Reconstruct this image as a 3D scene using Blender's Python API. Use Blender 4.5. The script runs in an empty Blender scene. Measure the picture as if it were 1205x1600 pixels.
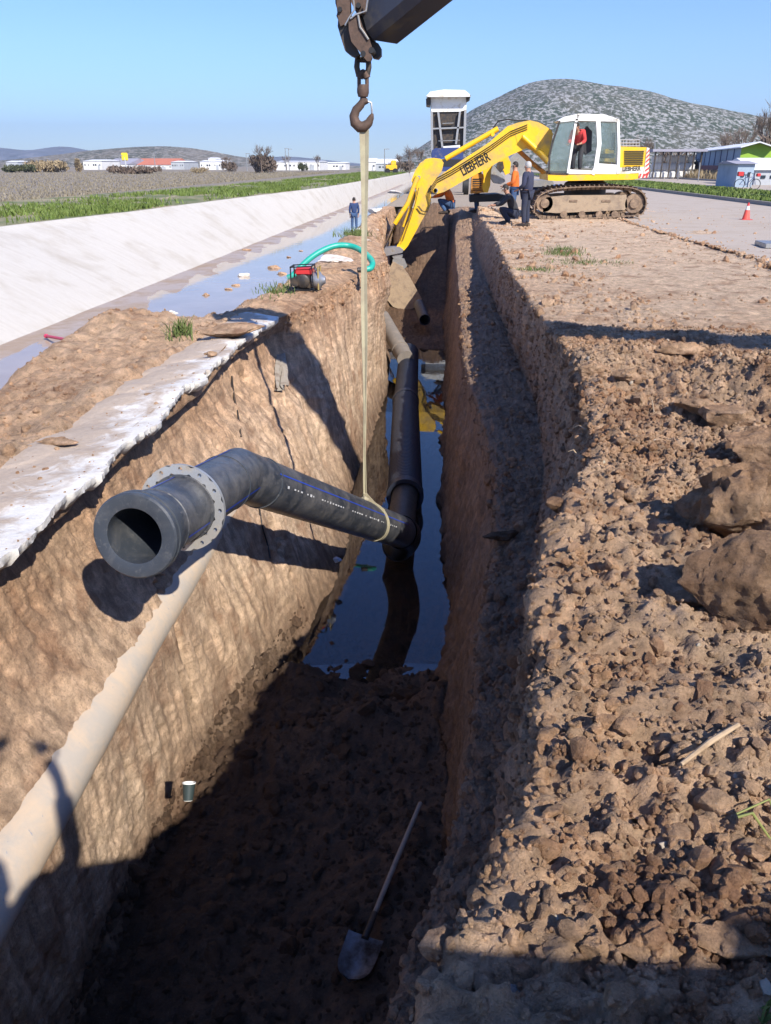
import bpy, bmesh, math, random
import numpy as np
from mathutils import Vector, Matrix

# ------------------------------------------------------------------ camera, world, sun, exposure
S = bpy.context.scene
COL = S.collection
CAM = Vector((0, 0, 1.65)); TH = math.radians(24.3); PSI = math.radians(4.26); F = 1200.0
cd = bpy.data.cameras.new('camera'); cam = bpy.data.objects.new('camera', cd); COL.objects.link(cam)
cam.location = CAM; cam.rotation_euler = (math.pi/2-TH, 0, PSI)
cd.sensor_fit = 'VERTICAL'; cd.sensor_height = 36; cd.lens = F/1600*36; cd.clip_end = 20000; cd.clip_start = 0.02
S.camera = cam
S.render.resolution_x = 771; S.render.resolution_y = 1024
SUN = Vector((1, -1.42, 1.42)).normalized()            # towards the sun
el = math.asin(SUN.z); az = math.atan2(SUN.x, SUN.y)
W = bpy.data.worlds.new('World'); S.world = W; W.use_nodes = True
nt = W.node_tree; sky = nt.nodes.new('ShaderNodeTexSky'); sky.sky_type = 'NISHITA'; sky.sun_disc = False
sky.sun_elevation = el; sky.sun_rotation = az; sky.air_density = 1.0; sky.dust_density = 0.1; sky.ozone_density = 5.0; sky.altitude = 1000
bg = nt.nodes['Background']; bg.inputs[1].default_value = 0.1
tcw = nt.nodes.new('ShaderNodeTexCoord'); sxw = nt.nodes.new('ShaderNodeSeparateXYZ'); nt.links.new(tcw.outputs['Generated'], sxw.inputs[0])
rw = nt.nodes.new('ShaderNodeValToRGB'); nt.links.new(sxw.outputs[2], rw.inputs[0])     # clearer, bluer air than the model's near the horizon
for k_, (p_, c_) in enumerate(((0.0, (.72, .84, 1.02, 1)), (.12, (.84, .95, 1.15, 1)), (.45, (.78, 1.0, 1.45, 1)))):
    if k_ > 1: rw.color_ramp.elements.new(p_)
    rw.color_ramp.elements[k_].position = p_; rw.color_ramp.elements[k_].color = c_
mw = nt.nodes.new('ShaderNodeMixRGB'); mw.blend_type = 'MULTIPLY'; mw.inputs[0].default_value = 1
nt.links.new(sky.outputs[0], mw.inputs[1]); nt.links.new(rw.outputs[0], mw.inputs[2]); nt.links.new(mw.outputs[0], bg.inputs[0])
sl = bpy.data.lights.new('sun', 'SUN'); sl.energy = 4.6; sl.angle = math.radians(0.53); sl.color = (1, .935, .84)
so = bpy.data.objects.new('sun', sl); COL.objects.link(so); so.rotation_euler = SUN.to_track_quat('Z', 'Y').to_euler()
S.view_settings.view_transform = 'Standard'; S.view_settings.look = 'None'; S.view_settings.gamma = 1
S.view_settings.exposure = 0.78

# ------------------------------------------------------------------ helpers
fw = Vector((-math.sin(PSI)*math.cos(TH), math.cos(PSI)*math.cos(TH), -math.sin(TH)))
rt = Vector((math.cos(PSI), math.sin(PSI), 0)); up = rt.cross(fw)
def ray(px, py): return fw + (px-602.5)/F*rt - (py-800)/F*up
def Pz(px, py, z): r = ray(px, py); return CAM + r*((z-CAM.z)/r.z)
def Py(px, py, Y): r = ray(px, py); return CAM + r*(Y/r.y)
def Px(px, py, X): r = ray(px, py); return CAM + r*(X/r.x)
def Pd(px, py, d): return CAM + ray(px, py)*d
rng = np.random.default_rng(7); R = random.Random(11)

def hsh(ix, iy, iz, s):
    h = (ix.astype(np.int64)*374761393 + iy.astype(np.int64)*668265263 + iz.astype(np.int64)*2147483647 + s*974634777) & 0xffffffff
    h = ((h ^ (h >> 13))*1274126177) & 0xffffffff
    h = ((h ^ (h >> 16))*2246822519) & 0xffffffff
    return ((h ^ (h >> 15)) & 0xffffff)/float(0xffffff)
def vnoise(p, s=0):
    i = np.floor(p); f = p-i; u = f*f*(3-2*f); i = i.astype(np.int64); r = 0
    for a in (0, 1):
        for b in (0, 1):
            for c in (0, 1):
                w = (u[:, 0] if a else 1-u[:, 0])*(u[:, 1] if b else 1-u[:, 1])*(u[:, 2] if c else 1-u[:, 2])
                r = r+w*hsh(i[:, 0]+a, i[:, 1]+b, i[:, 2]+c, s)
    return r*2-1
def fbm(p, o=4, g=.5, s=0):
    r = 0; a = 1; q = p.copy(); t = 0
    for k in range(o): r = r+a*vnoise(q, s+k); t += a; a *= g; q = q*2.03+17.3
    return r/t
def domes(u, v, s=0, fill=1.0):
    """lumps: height of overlapping half-balls of random size around jittered cell points, 0..1"""
    iu = np.floor(u).astype(np.int64); iv = np.floor(v).astype(np.int64); h = np.zeros_like(u); z0 = np.zeros_like(iu)
    for a in (-1, 0, 1):
        for b in (-1, 0, 1):
            cu = iu+a; cv = iv+b
            x = cu+hsh(cu, cv, z0, s); y = cv+hsh(cu, cv, z0, s+1); r = .25+.75*hsh(cu, cv, z0, s+2)**1.5
            on = hsh(cu, cv, z0, s+3) < fill
            d = (u-x)**2+(v-y)**2
            h = np.maximum(h, np.where(on, np.sqrt(np.maximum(r*r-d, 0)), 0))
    return h

def mesh_np(name, V, Fc, mat=None, parent=None, smooth=True):
    me = bpy.data.meshes.new(name); n = len(Fc); k = Fc.shape[1]
    me.vertices.add(len(V)); me.vertices.foreach_set('co', np.asarray(V, dtype=np.float32).ravel())
    me.loops.add(n*k); me.loops.foreach_set('vertex_index', Fc.astype(np.int32).ravel())
    me.polygons.add(n); me.polygons.foreach_set('loop_start', np.arange(0, n*k, k, dtype=np.int32))
    me.polygons.foreach_set('use_smooth', np.full(n, smooth, dtype=bool))
    me.update(calc_edges=True); me.validate()
    if mat: me.materials.append(mat)
    o = bpy.data.objects.new(name, me); COL.objects.link(o); o.parent = parent
    return o
def grid_faces(nr, nc):
    i = np.arange(nr-1)[:, None]*nc+np.arange(nc-1)[None, :]
    return np.stack([i, i+1, i+1+nc, i+nc], -1).reshape(-1, 4)
def tag(o, label=None, cat=None, group=None, kind=None):
    if label: o['label'] = label
    if cat: o['category'] = cat
    if group: o['group'] = group
    if kind: o['kind'] = kind
    return o
def thing(name, loc, label, cat, group=None, rz=0):
    o = bpy.data.objects.new(name, None); COL.objects.link(o); o.empty_display_size = .1
    o.location = loc; o.rotation_euler = (0, 0, rz)
    return tag(o, label, cat, group)
def copy_tree(o, parent=None):
    c = o.copy(); COL.objects.link(c)
    if parent: c.parent = parent
    for ch in [x for x in bpy.data.objects if x.parent == o]: copy_tree(ch, c)
    return c

class MB:
    """collects shapes in world space; build() links ONE mesh object (stored relative to its parent)"""
    def __init__(s): s.v = []; s.f = []; s.m = []; s.cur = 0
    def add(s, vs, fs):
        b = len(s.v); s.v += [Vector(v) for v in vs]
        for f in fs: s.f.append([b+i for i in f]); s.m.append(s.cur)
        return s
    def box(s, c, d, M=None, bev=0):
        c = Vector(c); dx, dy, dz = [k/2 for k in d]
        if bev <= 0:
            vs = [Vector((x, y, z)) for x in (-dx, dx) for y in (-dy, dy) for z in (-dz, dz)]
            fs = [(0, 1, 3, 2), (4, 6, 7, 5), (0, 4, 5, 1), (2, 3, 7, 6), (0, 2, 6, 4), (1, 5, 7, 3)]
        else:
            bm = bmesh.new(); bmesh.ops.create_cube(bm, size=1); bmesh.ops.scale(bm, vec=(2*dx, 2*dy, 2*dz), verts=bm.verts)
            bmesh.ops.bevel(bm, geom=bm.edges[:], offset=bev, segments=2, affect='EDGES'); bm.verts.index_update()
            vs = [v.co.copy() for v in bm.verts]; fs = [[v.index for v in f.verts] for f in bm.faces]; bm.free()
        if M: vs = [M @ v for v in vs]
        return s.add([c+v for v in vs], fs)
    def prism(s, pts, off):
        off = Vector(off); n = len(pts); pts = [Vector(p) for p in pts]
        vs = pts+[p+off for p in pts]
        fs = [tuple(range(n)), tuple(range(2*n-1, n-1, -1))]+[(i, i+n, (i+1) % n+n, (i+1) % n) for i in range(n)]
        return s.add(vs, fs)
    def px(s, pts, Y, t):                                # outline on the plane y=Y given by view directions, thickness t away
        return s.prism([Py(a, b, Y) for a, b in pts], (0, t, 0))
    def tube(s, pts, r, n=10, cap=True):
        pts = [Vector(p) for p in pts]; rr = r if isinstance(r, (list, tuple)) else [r]*len(pts)
        vs = []; fs = []; N = None
        for i, p in enumerate(pts):
            t = (pts[min(i+1, len(pts)-1)]-pts[max(i-1, 0)]).normalized()
            if N is None: N = t.orthogonal().normalized()
            else: N = (N-t*N.dot(t)).normalized()
            B = t.cross(N)
            for k in range(n):
                a = 2*math.pi*k/n; vs.append(p+(N*math.cos(a)+B*math.sin(a))*rr[i])
        for i in range(len(pts)-1):
            for k in range(n): fs.append((i*n+k, i*n+(k+1) % n, (i+1)*n+(k+1) % n, (i+1)*n+k))
        if cap: fs += [tuple(range(n-1, -1, -1)), tuple(range((len(pts)-1)*n, len(pts)*n))]
        return s.add(vs, fs)
    def lathe(s, o, ax, prof, n=32):                     # prof: (distance along axis, radius)
        o = Vector(o); ax = Vector(ax).normalized(); N = ax.orthogonal().normalized(); B = ax.cross(N); vs = []; fs = []
        for (h, r) in prof:
            for k in range(n):
                a = 2*math.pi*k/n; vs.append(o+ax*h+(N*math.cos(a)+B*math.sin(a))*r)
        for i in range(len(prof)-1):
            for k in range(n): fs.append((i*n+k, i*n+(k+1) % n, (i+1)*n+(k+1) % n, (i+1)*n+k))
        return s.add(vs, fs)
    def build(s, name, mat, parent=None, smooth=False, sharp=35):
        me = bpy.data.meshes.new(name)
        o = bpy.data.objects.new(name, me); COL.objects.link(o)
        inv = Matrix.Identity(4)
        if parent:
            chain = Matrix.Identity(4); p = parent
            while p: chain = (Matrix.Translation(p.location) @ p.rotation_euler.to_matrix().to_4x4()) @ chain; p = p.parent
            inv = chain.inverted(); o.parent = parent
        me.from_pydata([inv @ v for v in s.v], [], s.f)
        bm = bmesh.new(); bm.from_mesh(me); bmesh.ops.recalc_face_normals(bm, faces=bm.faces[:]); bm.to_mesh(me); bm.free()
        for m in (mat if isinstance(mat, (list, tuple)) else [mat]): me.materials.append(m)
        if max(s.m, default=0) > 0: me.polygons.foreach_set('material_index', s.m)
        if smooth:
            me.polygons.foreach_set('use_smooth', [True]*len(me.polygons))
            me.set_sharp_from_angle(angle=math.radians(sharp))
        return o

# ------------------------------------------------------------------ materials
def newmat(name):
    m = bpy.data.materials.new(name); m.use_nodes = True
    return m, m.node_tree, m.node_tree.nodes['Principled BSDF']
def N(t, k, **kw):
    n = t.nodes.new('ShaderNode'+k)
    for a, b in kw.items():
        if a.startswith('i_'): n.inputs[a[2:].replace('_', ' ')].default_value = b
        else: setattr(n, a, b)
    return n
def noise(t, scale, det=5, rough=.55, vec=None, dist=0):
    n = N(t, 'TexNoise', i_Scale=scale, i_Detail=det, i_Roughness=rough, i_Distortion=dist)
    if vec: t.links.new(vec, n.inputs['Vector'])
    return n
def ramp(t, src, stops):
    r = N(t, 'ValToRGB'); e = r.color_ramp.elements
    while len(e) < len(stops): e.new(.5)
    for k, (p, c) in enumerate(stops):
        e[k].position = p; e[k].color = (c if len(c) == 4 else (*c, 1)) if isinstance(c, tuple) else (c, c, c, 1)
    t.links.new(src, r.inputs[0]); return r
def mix(t, f, a, b, mode='MIX'):
    m = N(t, 'MixRGB', blend_type=mode)
    for i, x in ((0, f), (1, a), (2, b)):
        if hasattr(x, 'links'): t.links.new(x, m.inputs[i])
        else: m.inputs[i].default_value = x if i == 0 else (*x, 1) if len(x) == 3 else x
    return m.outputs[0]
def bumpn(t, h, dist, strength=1, prev=None):
    b = N(t, 'Bump'); b.inputs['Distance'].default_value = dist; b.inputs['Strength'].default_value = strength
    t.links.new(h, b.inputs['Height'])
    if prev: t.links.new(prev, b.inputs['Normal'])
    return b.outputs[0]
def pmat(name, col, rough=.5, metal=0, dirt=None, dirtamt=.5, dscale=3, bump=0, bscale=60, coat=0):
    """painted or plain surface with uneven tone, dirt patches and slight relief"""
    m, t, b = newmat(name); tc = N(t, 'TexCoord'); ob = tc.outputs['Object']
    n1 = noise(t, dscale, 8, .65, ob); n2 = noise(t, dscale*9, 6, .6, ob)
    c = mix(t, ramp(t, n2.outputs[0], [(.3, 0.), (.75, .35)]).outputs[0], col, tuple(k*.72 for k in col))
    if dirt:
        r = ramp(t, n1.outputs[0], [(.62-.35*dirtamt, 0.), (.78-.2*dirtamt, 1.)])
        c = mix(t, r.outputs[0], c, dirt)
        rr = N(t, 'MapRange'); t.links.new(r.outputs[0], rr.inputs[0]); rr.inputs[3].default_value = rough; rr.inputs[4].default_value = .9
        t.links.new(rr.outputs[0], b.inputs['Roughness'])
    else: b.inputs['Roughness'].default_value = rough
    t.links.new(c, b.inputs['Base Color']); b.inputs['Metallic'].default_value = metal
    if coat: b.inputs['Coat Weight'].default_value = coat
    if bump: t.links.new(bumpn(t, noise(t, bscale, 6, .6, ob).outputs[0], bump), b.inputs['Normal'])
    return m

SOIL_D = (.085, .052, .034); SOIL_M = (.55, .315, .172); SOIL_P = (.78, .58, .40)
def soil(name, attr=True, wet=0):
    m, t, b = newmat(name); tc = N(t, 'TexCoord'); ob = tc.outputs['Object']
    n0 = noise(t, 1.3, 6, .6, ob); n1 = noise(t, 9, 8, .65, ob, .3); n2 = noise(t, 70, 6, .7, ob)
    base = mix(t, ramp(t, n1.outputs[0], [(.33, 0.), (.68, 1.)]).outputs[0], tuple(k*.5 for k in SOIL_M), tuple(k*1.4 for k in SOIL_M))
    pale = mix(t, ramp(t, n1.outputs[0], [(.3, 0.), (.7, 1.)]).outputs[0], tuple(k*.62 for k in SOIL_P), tuple(k*1.18 for k in SOIL_P))
    dark = mix(t, n1.outputs[0], tuple(k*.35 for k in SOIL_D), tuple(k*.95 for k in SOIL_D))
    if attr:
        at = N(t, 'Attribute', attribute_name='soil'); sp = N(t, 'SeparateColor'); t.links.new(at.outputs['Color'], sp.inputs[0])
        f = N(t, 'Math', operation='MULTIPLY_ADD'); t.links.new(n0.outputs[0], f.inputs[0]); f.inputs[1].default_value = .9
        g = N(t, 'Math', operation='SUBTRACT'); t.links.new(sp.outputs[0], g.inputs[0]); g.inputs[1].default_value = .45
        t.links.new(g.outputs[0], f.inputs[2]); f.use_clamp = True
        mp = N(t, 'Mapping'); t.links.new(ob, mp.inputs[0]); mp.inputs['Scale'].default_value = (5, 5, .7); ns = noise(t, 1.6, 8, .65, mp.outputs[0], .6)
        fs_ = N(t, 'Math', operation='MULTIPLY'); t.links.new(ramp(t, ns.outputs[0], [(.42, 0.), (.62, .62)]).outputs[0], fs_.inputs[0]); t.links.new(at.outputs['Alpha'], fs_.inputs[1])
        c = mix(t, f.outputs[0], base, pale)
        c = mix(t, fs_.outputs[0], c, (.20, .13, .085))
        c = mix(t, ramp(t, noise(t, 2.4, 5, .6, ob, .4).outputs[0], [(.52, 0.), (.66, .55)]).outputs[0], c, (.26, .13, .07))
        c = mix(t, sp.outputs[1], c, dark)
        c = mix(t, sp.outputs[2], c, (.17, .155, .145))  # grey tint; on the bench it paints the blue shade into the soil
        rg = N(t, 'MapRange'); t.links.new(sp.outputs[1], rg.inputs[0]); rg.inputs[3].default_value = .95; rg.inputs[4].default_value = .75
        t.links.new(rg.outputs[0], b.inputs['Roughness'])
    else:
        c = mix(t, ramp(t, n0.outputs[0], [(.35, 0.), (.7, .8)]).outputs[0], base, pale)
        c = mix(t, ramp(t, noise(t, 2.4, 5, .6, ob, .4).outputs[0], [(.50, 0.), (.62, .7)]).outputs[0], c, (.27, .135, .075))
        if wet: c = mix(t, wet, c, dark)  # darkens wet and reddish clods, and the shade-toned copy for the bench
        b.inputs['Roughness'].default_value = .95
    c = mix(t, ramp(t, n2.outputs[0], [(.25, .55), (.5, 0.)]).outputs[0], c, (.06, .04, .028))
    c = mix(t, ramp(t, noise(t, 160, 2, .5, ob).outputs[0], [(.68, 0.), (.75, .5)]).outputs[0], c, (.55, .48, .4))
    t.links.new(c, b.inputs['Base Color']); b.inputs['Specular IOR Level'].default_value = .2
    n = bumpn(t, noise(t, 26, 8, .7, ob).outputs[0], .035, .9)
    n = bumpn(t, n2.outputs[0], .014, .9, n)
    for vs_, dd in ((34, .008), (85, .004)):
        vo = N(t, 'TexVoronoi', i_Scale=vs_); t.links.new(mix(t, .35, ob, noise(t, vs_*.5, 3, .5, ob).outputs['Color'], 'ADD'), vo.inputs['Vector']); iv = N(t, 'Math', operation='MULTIPLY'); t.links.new(vo.outputs['Distance'], iv.inputs[0]); iv.inputs[1].default_value = -1
        if attr:
            iw = N(t, 'Math', operation='MULTIPLY'); ia = N(t, 'MapRange'); t.links.new(at.outputs['Alpha'], ia.inputs[0]); ia.inputs[3].default_value = 1; ia.inputs[4].default_value = .25
            t.links.new(iv.outputs[0], iw.inputs[0]); t.links.new(ia.outputs[0], iw.inputs[1]); iv = iw
        n = bumpn(t, iv.outputs[0], dd, 1, n)
    t.links.new(n, b.inputs['Normal'])
    return m
M = {}
M['soil'] = soil('soil'); M['clod'] = soil('clod_soil', False); M['clodwet'] = soil('wet_clod_soil', False, .85)
M['clodgrey'] = pmat('grey_rubble', (.2, .18, .165), .95, bump=.01, bscale=80, dirt=(.12, .09, .07), dirtamt=.5, dscale=12)
M['yellow'] = pmat('yellow_paint', (.85, .5, .015), .38, dirt=(.5, .33, .12), dirtamt=.28, dscale=2.5)
M['orangepaint'] = pmat('orange_paint', (.75, .3, .02), .45, dirt=(.2, .12, .06), dirtamt=.5)
M['white'] = pmat('white_paint', (.78, .78, .74), .4, dirt=(.5, .44, .34), dirtamt=.25)
M['cream'] = pmat('cream_paint', (.72, .68, .58), .5, dirt=(.45, .38, .28), dirtamt=.35)
M['black'] = pmat('black_rubber', (.012, .012, .013), .6)
M['darkmetal'] = pmat('dark_metal', (.045, .04, .037), .5, .4, dirt=(.12, .085, .055), dirtamt=.45, dscale=6, bump=.002)
M['rust'] = pmat('rusty_steel', (.12, .075, .055), .7, .3, dirt=(.07, .05, .04), dirtamt=.5, dscale=14, bump=.002)
M['steel'] = pmat('worn_steel', (.42, .42, .43), .42, .7, dirt=(.3, .24, .17), dirtamt=.3, dscale=8)
M['chrome'] = pmat('polished_rod', (.6, .62, .68), .15, 1)
M['boom'] = pmat('grey_blue_boom_paint', (.05, .055, .075), .5, .1, dirt=(.14, .12, .09), dirtamt=.3, dscale=4)
M['trackmud'] = pmat('muddy_track_steel', (.16, .11, .075), .9, dirt=(.33, .23, .15), dirtamt=.6, dscale=5, bump=.01, bscale=25)
M['bucketmud'] = pmat('mud_caked_bucket', (.36, .27, .18), .85, dirt=(.2, .15, .11), dirtamt=.4, dscale=5, bump=.01, bscale=20)
M['red'] = pmat('red_paint', (.55, .03, .03), .5); M['hazard'] = pmat('hazard_red', (.6, .05, .04), .5)
M['blue'] = pmat('blue_paint', (.03, .05, .16), .4, dirt=(.2, .17, .13), dirtamt=.2)
M['letter'] = pmat('black_lettering', (.01, .01, .01), .5)

# ------------------------------------------------------------------ terrain: one swept sheet over canal bank, trench and right bank
ys = [-4.0]
while ys[-1] < 36: ys.append(ys[-1]+max(.010, .0055*max(ys[-1], 0)+.004) if ys[-1] > .2 else ys[-1]+.06)
ys = np.array(ys); NR = len(ys)
def rail(pts):
    pts = sorted([Vector(p) for p in pts], key=lambda p: p.y); y = [p.y for p in pts]
    return np.interp(ys, y, [p.x for p in pts]), np.interp(ys, y, [p.z for p in pts])
def sm(a, k=5):
    for _ in range(3): a = np.convolve(np.pad(a, k, mode='edge'), np.ones(2*k+1)/(2*k+1), 'valid')
    return a
V3 = Vector
WATER_Z = -3.0; CANAL_Z = -1.72
LIP = [(-2.2, -4, -.2), Pz(0, 885, -.2), Pz(150, 745, -.2), Pz(270, 640, -.2), Pz(330, 590, -.2), Pz(375, 540, -.2), Pz(440, 497, -.2),
       Pz(490, 470, -.2), Pz(545, 440, -.22), Pz(603, 408, -.25), (-1.5, 19, -.2), (-1.85, 22, -.15), (-2.3, 28, -.05), (-2.3, 36, 0)]
r_C = rail([(-6.6, -4, -1.95), (-6.6, 5, -1.95), (-6.4, 13, -1.95), (-4.9, 14.5, -1.95), (-4.6, 22, -1.95), (-4.6, 36, -1.95)])
r_C2 = rail([(-4.4, -4, -.75), (-4.4, 4, -.7), (-4.3, 6, -.5), (-4.25, 8, -.36), (-4.2, 9.6, -.28), (-4.1, 10.4, -.6), (-3.8, 11.3, -1.1), (-3.5, 14, -1.15), (-3.4, 22, -1.1), (-3.4, 36, -1.1)])
r_D = rail([(-3.0, -4, -.22), (-3.0, 4, -.22), (-2.95, 8, -.2), (-2.75, 11.5, -.22), (-2.6, 15, -.2), (-2.4, 22, -.1), (-2.7, 36, 0)])
r_E = rail(LIP)
yy = ys
under = np.interp(yy, [-4, 10.0, 10.6], [.25, .25, 0])                       # earth has fallen away under the slab edge
r_F = (r_E[0]-under, r_E[1]-.12*np.interp(yy, [10, 10.6], [1, 0]))
r_F1 = (r_E[0]-under*.6+np.interp(yy, [10, 12, 20], [.02, .15, .12]), r_E[1]-.5)
w = np.interp(yy, [-4, 7, 9.5, 11, 14, 17, 19, 22, 28, 36], [-1.95, -1.95, -1.9, -1.72, -1.5, -1.3, -1.5, -1.85, -2.3, -2.3]); r_F2 = (w, np.full(NR, -1.38))
w = np.interp(yy, [-4, 4, 5.5, 7.5, 10, 14, 17, 19, 22, 28, 36], [-1.98, -1.95, -1.8, -1.55, -1.55, -1.45, -1.28, -1.45, -1.8, -2.2, -2.2]); r_F3 = (w, np.full(NR, -2.25))
fz = np.interp(yy, [-4, 5.0, 5.75, 6.3, 7.1, 20.5, 22, 24, 30.5, 33.5, 36], [-2.78, -2.85, -2.9, -3.06, -3.2, -3.2, -2.85, -3.2, -3.1, -.1, -.05])
gx = np.interp(yy, [-4, 3.5, 5.2, 6.5, 8, 12, 17, 22, 28, 36], [-2.0, -1.95, -1.75, -1.45, -1.15, -1.3, -1.15, -1.6, -2.0, -2.0]); r_G = (gx, fz+.0)
r_H = rail([(.16, -4, 0), (.17, 3.3, 0), (.2, 4.2, 0), (.12, 6.9, 0), (.08, 12, 0), (.1, 20, 0), (.1, 36, 0)]); r_H = (r_H[0], fz)
r_I = rail([(-.45, -4, -1.2), (-.38, .6, -1.2), (-.15, 1.66, -1.2), (.07, 2.3, -1.2), (.2, 2.9, -1.2), (.28, 4.1, -1.18), (.47, 5.6, -1.15), (.57, 7.1, -1.12), (.5, 8.8, -1.12), (.36, 11, -1.08), (.33, 14, -1.0),
            (.33, 18, -.9), (.3, 23, -.8), (.3, 29, -.5), (.5, 32, -.1), (.6, 36, 0)])
r_J = rail([(-.2, -4, -1.0), (-.1, .8, -1.0), (.05, 1.3, -1.0), (.2, 2, -.98), (.36, 2.8, -1.0), (.6, 3.95, -1.0), (.76, 5.5, -1.0), (1.0, 6.7, -.98), (1.15, 8.8, -.97), (1.05, 14.5, -.92), (.95, 20, -.8), (.9, 25, -.7), (.95, 30, -.2), (1, 36, 0)])
KP = [(-.1, -4, 0), (-.02, .9, 0), Pz(755, 1430, 0), Pz(830, 1290, 0), Pz(876, 1126, 0), Pz(850, 940, 0), Pz(889, 781, 0), Pz(930, 720, 0), Pz(933, 655, 0), Pz(898, 555, 0), Pz(867, 524, 0),
      Pz(835, 480, 0), Pz(802, 428, 0), Pz(785, 392, 0), Pz(767, 359, 0), (1.2, 27, 0), (1.2, 36, 0)]
r_K = rail(KP)
def addn(r, amp, sc, seed):
    p = np.stack([yy*sc, np.full(NR, seed*7.3), yy*0], 1); return (sm(r[0], 3)+amp*fbm(p, 4, .6, seed), sm(r[1], 4))
r_E = (r_E[0], r_E[1]); r_K = addn(r_K, .05, 2.6, 1); r_J = addn(r_J, .05, 2.0, 2); r_I = addn(r_I, .035, 2.2, 3); r_H = addn(r_H, .03, 1.4, 4)
r_F2 = addn(r_F2, .03, .8, 5); r_F3 = addn(r_F3, .05, .7, 6); r_G = addn(r_G, .08, .9, 8); r_F1 = addn(r_F1, .02, 2, 9)
r_M = (np.full(NR, 2.7), np.full(NR, .0)); r_Nn = (np.full(NR, 9.0), np.full(NR, 0.0))
#        rail, columns to next, pale, wet, grey (bench shade put into the colour), dome amp, noise amp
cols = [(r_C, 45, .55, .0, .1), (r_C2, 40, .45, 0, 0), (r_D, 34, .5, 0, 0), (r_E, 3, .3, 0, 0), (r_F, 44, .12, .1, 0), (r_F1, 64, .3, .0, 0), (r_F2, 50, .62, 0, 0), (r_F3, 44, .7, .05, 0), (r_G, 90, .2, .9, 0),
        (r_H, 100, .15, .6, .2), (r_I, 60, .22, .2, .3), (r_J, 56, .3, .15, .25), (r_K, 120, .48, .0, .0), (r_M, 120, .62, 0, 0), (r_Nn, 0, .75, 0, 0)]
P = []; A = []; uid = []
for k in range(len(cols)-1):
    (a, n, *ca), (b, _, *cb) = cols[k], cols[k+1]; ca = np.array(ca[:3]); cb = np.array(cb[:3])
    for j in range(n+(k == len(cols)-2)):
        t = j/n; P.append(np.stack([a[0]*(1-t)+b[0]*t, yy, a[1]*(1-t)+b[1]*t], 1))
        A.append(np.tile(ca*(1-t)+cb*t, (NR, 1))); uid.append(k+t)
P = np.stack(P, 1); A = np.stack(A, 1); NC = P.shape[1]; uid = np.array(uid)       # rows x columns
# heap of dug soil on the canal bank
X, Y = P[..., 0], P[..., 1]
zone = np.broadcast_to(uid[None, :], (NR, NC))
# sharpen the wall profile: soften corners a little
for _ in range(2): P[:, 1:-1] = .25*P[:, :-2]+.5*P[:, 1:-1]+.25*P[:, 2:]
du = np.zeros_like(P); du[:, 1:-1] = P[:, 2:]-P[:, :-2]; du[:, 0] = du[:, 1]; du[:, -1] = du[:, -2]
dv = np.zeros_like(P); dv[1:-1] = P[2:]-P[:-2]; dv[0] = dv[1]; dv[-1] = dv[-2]
Nn = np.cross(du, dv); Nn /= np.linalg.norm(Nn, axis=-1, keepdims=True)+1e-9
for _ in range(3): Nn[:, 1:-1] = (Nn[:, :-2]+Nn[:, 1:-1]*2+Nn[:, 2:])/4
arc = np.cumsum(np.concatenate([np.zeros((NR, 1)), np.linalg.norm(P[:, 1:]-P[:, :-1], axis=-1)], 1), 1)
arc -= arc[:, [int(np.argmin(abs(uid-8)))]]
q = P.reshape(-1, 3); s_ = arc.ravel(); y_ = q[:, 1]; z_ = zone.ravel()
wob = fbm(q*3, 3, .5, 40)*.25
big = fbm(q*.9, 4, .5, 21); mid = fbm(q*3.3, 5, .6, 22); fine = fbm(q*19, 4, .65, 23)
streak = fbm(q*np.array([6, 6, 1.0]), 4, .6, 24)                            # vertical tooth streaks of the digger's bucket
d1 = domes((s_+wob)/.36, y_/.33, 50, .6); d2 = domes((s_+wob*.4)/.13, (y_+wob*.3)/.12, 60, .75); d3 = domes(s_/.055, y_/.05, 70, .9)
def band(a, b, e=.3): return np.clip((z_-a)/e, 0, 1)*np.clip((b-z_)/e, 0, 1)
near = np.clip((9.5-y_)/2.5, 0, 1)
wallL = band(3.6, 8.1); floor = band(7.7, 9.3, .25); wallR = band(8.95, 10, .2); bench = band(9.9, 11.1, .25); scarp = band(11, 12.1, .25); top = np.clip((z_-11.9)/.15, 0, 1)
farr = np.clip((q[:, 0]-1.6)/1.5, 0, 1)                                      # right part of the bank
cl = near*(.35+.65*np.clip((7.6-y_)/1.5, 0, 1))
lump = np.clip(.5+1.6*fbm(q*.8+31, 3, .5, 90), 0, 1)
left = np.clip((3-z_)/.3, 0, 1)
H = (wallL*(big*.06+mid*.035+streak*(.03+.05*np.clip((y_-6.5)/2, 0, 1))*band(3.8, 7.6, .6)+fine*.014+d3*.005+np.abs(np.sin((y_+.10*q[:, 2]+.05*mid)*19))*.03*np.clip(fbm(q*.8+70, 3, .5, 333)*5-.4, 0, 1)*band(3.9, 7.2, .5))
     + floor*(big*.09+mid*.05+d1*.07*lump+d2*.04+d3*.02+fine*.012)
     + wallR*(big*.05+mid*.05+streak*.05+fine*.012)
     + bench*(big*.05+mid*.05+d1*.03+d2*.035*(.4+lump)+d3*.022+fine*.012)
     + scarp*(mid*.05+streak*.04+d2*.03+d3*.02+fine*.015)
     + top*(big*.05+mid*.035*(1-.5*farr)+cl*(d1*.06*lump+d2*.03*(.1+lump)+d3*.03)+(1-cl)*(d2*.014*lump+d3*.008)+fine*.009*(.5+near))
     + left*(big*.10+mid*.07+d1*.05+d2*.03+d3*.013+fine*.01))
crumb_ = (1-2*np.abs(vnoise(q*11, 220)))+.6*(1-2*np.abs(vnoise(q*24, 221)))+.4*(1-2*np.abs(vnoise(q*47, 222)))
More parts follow.
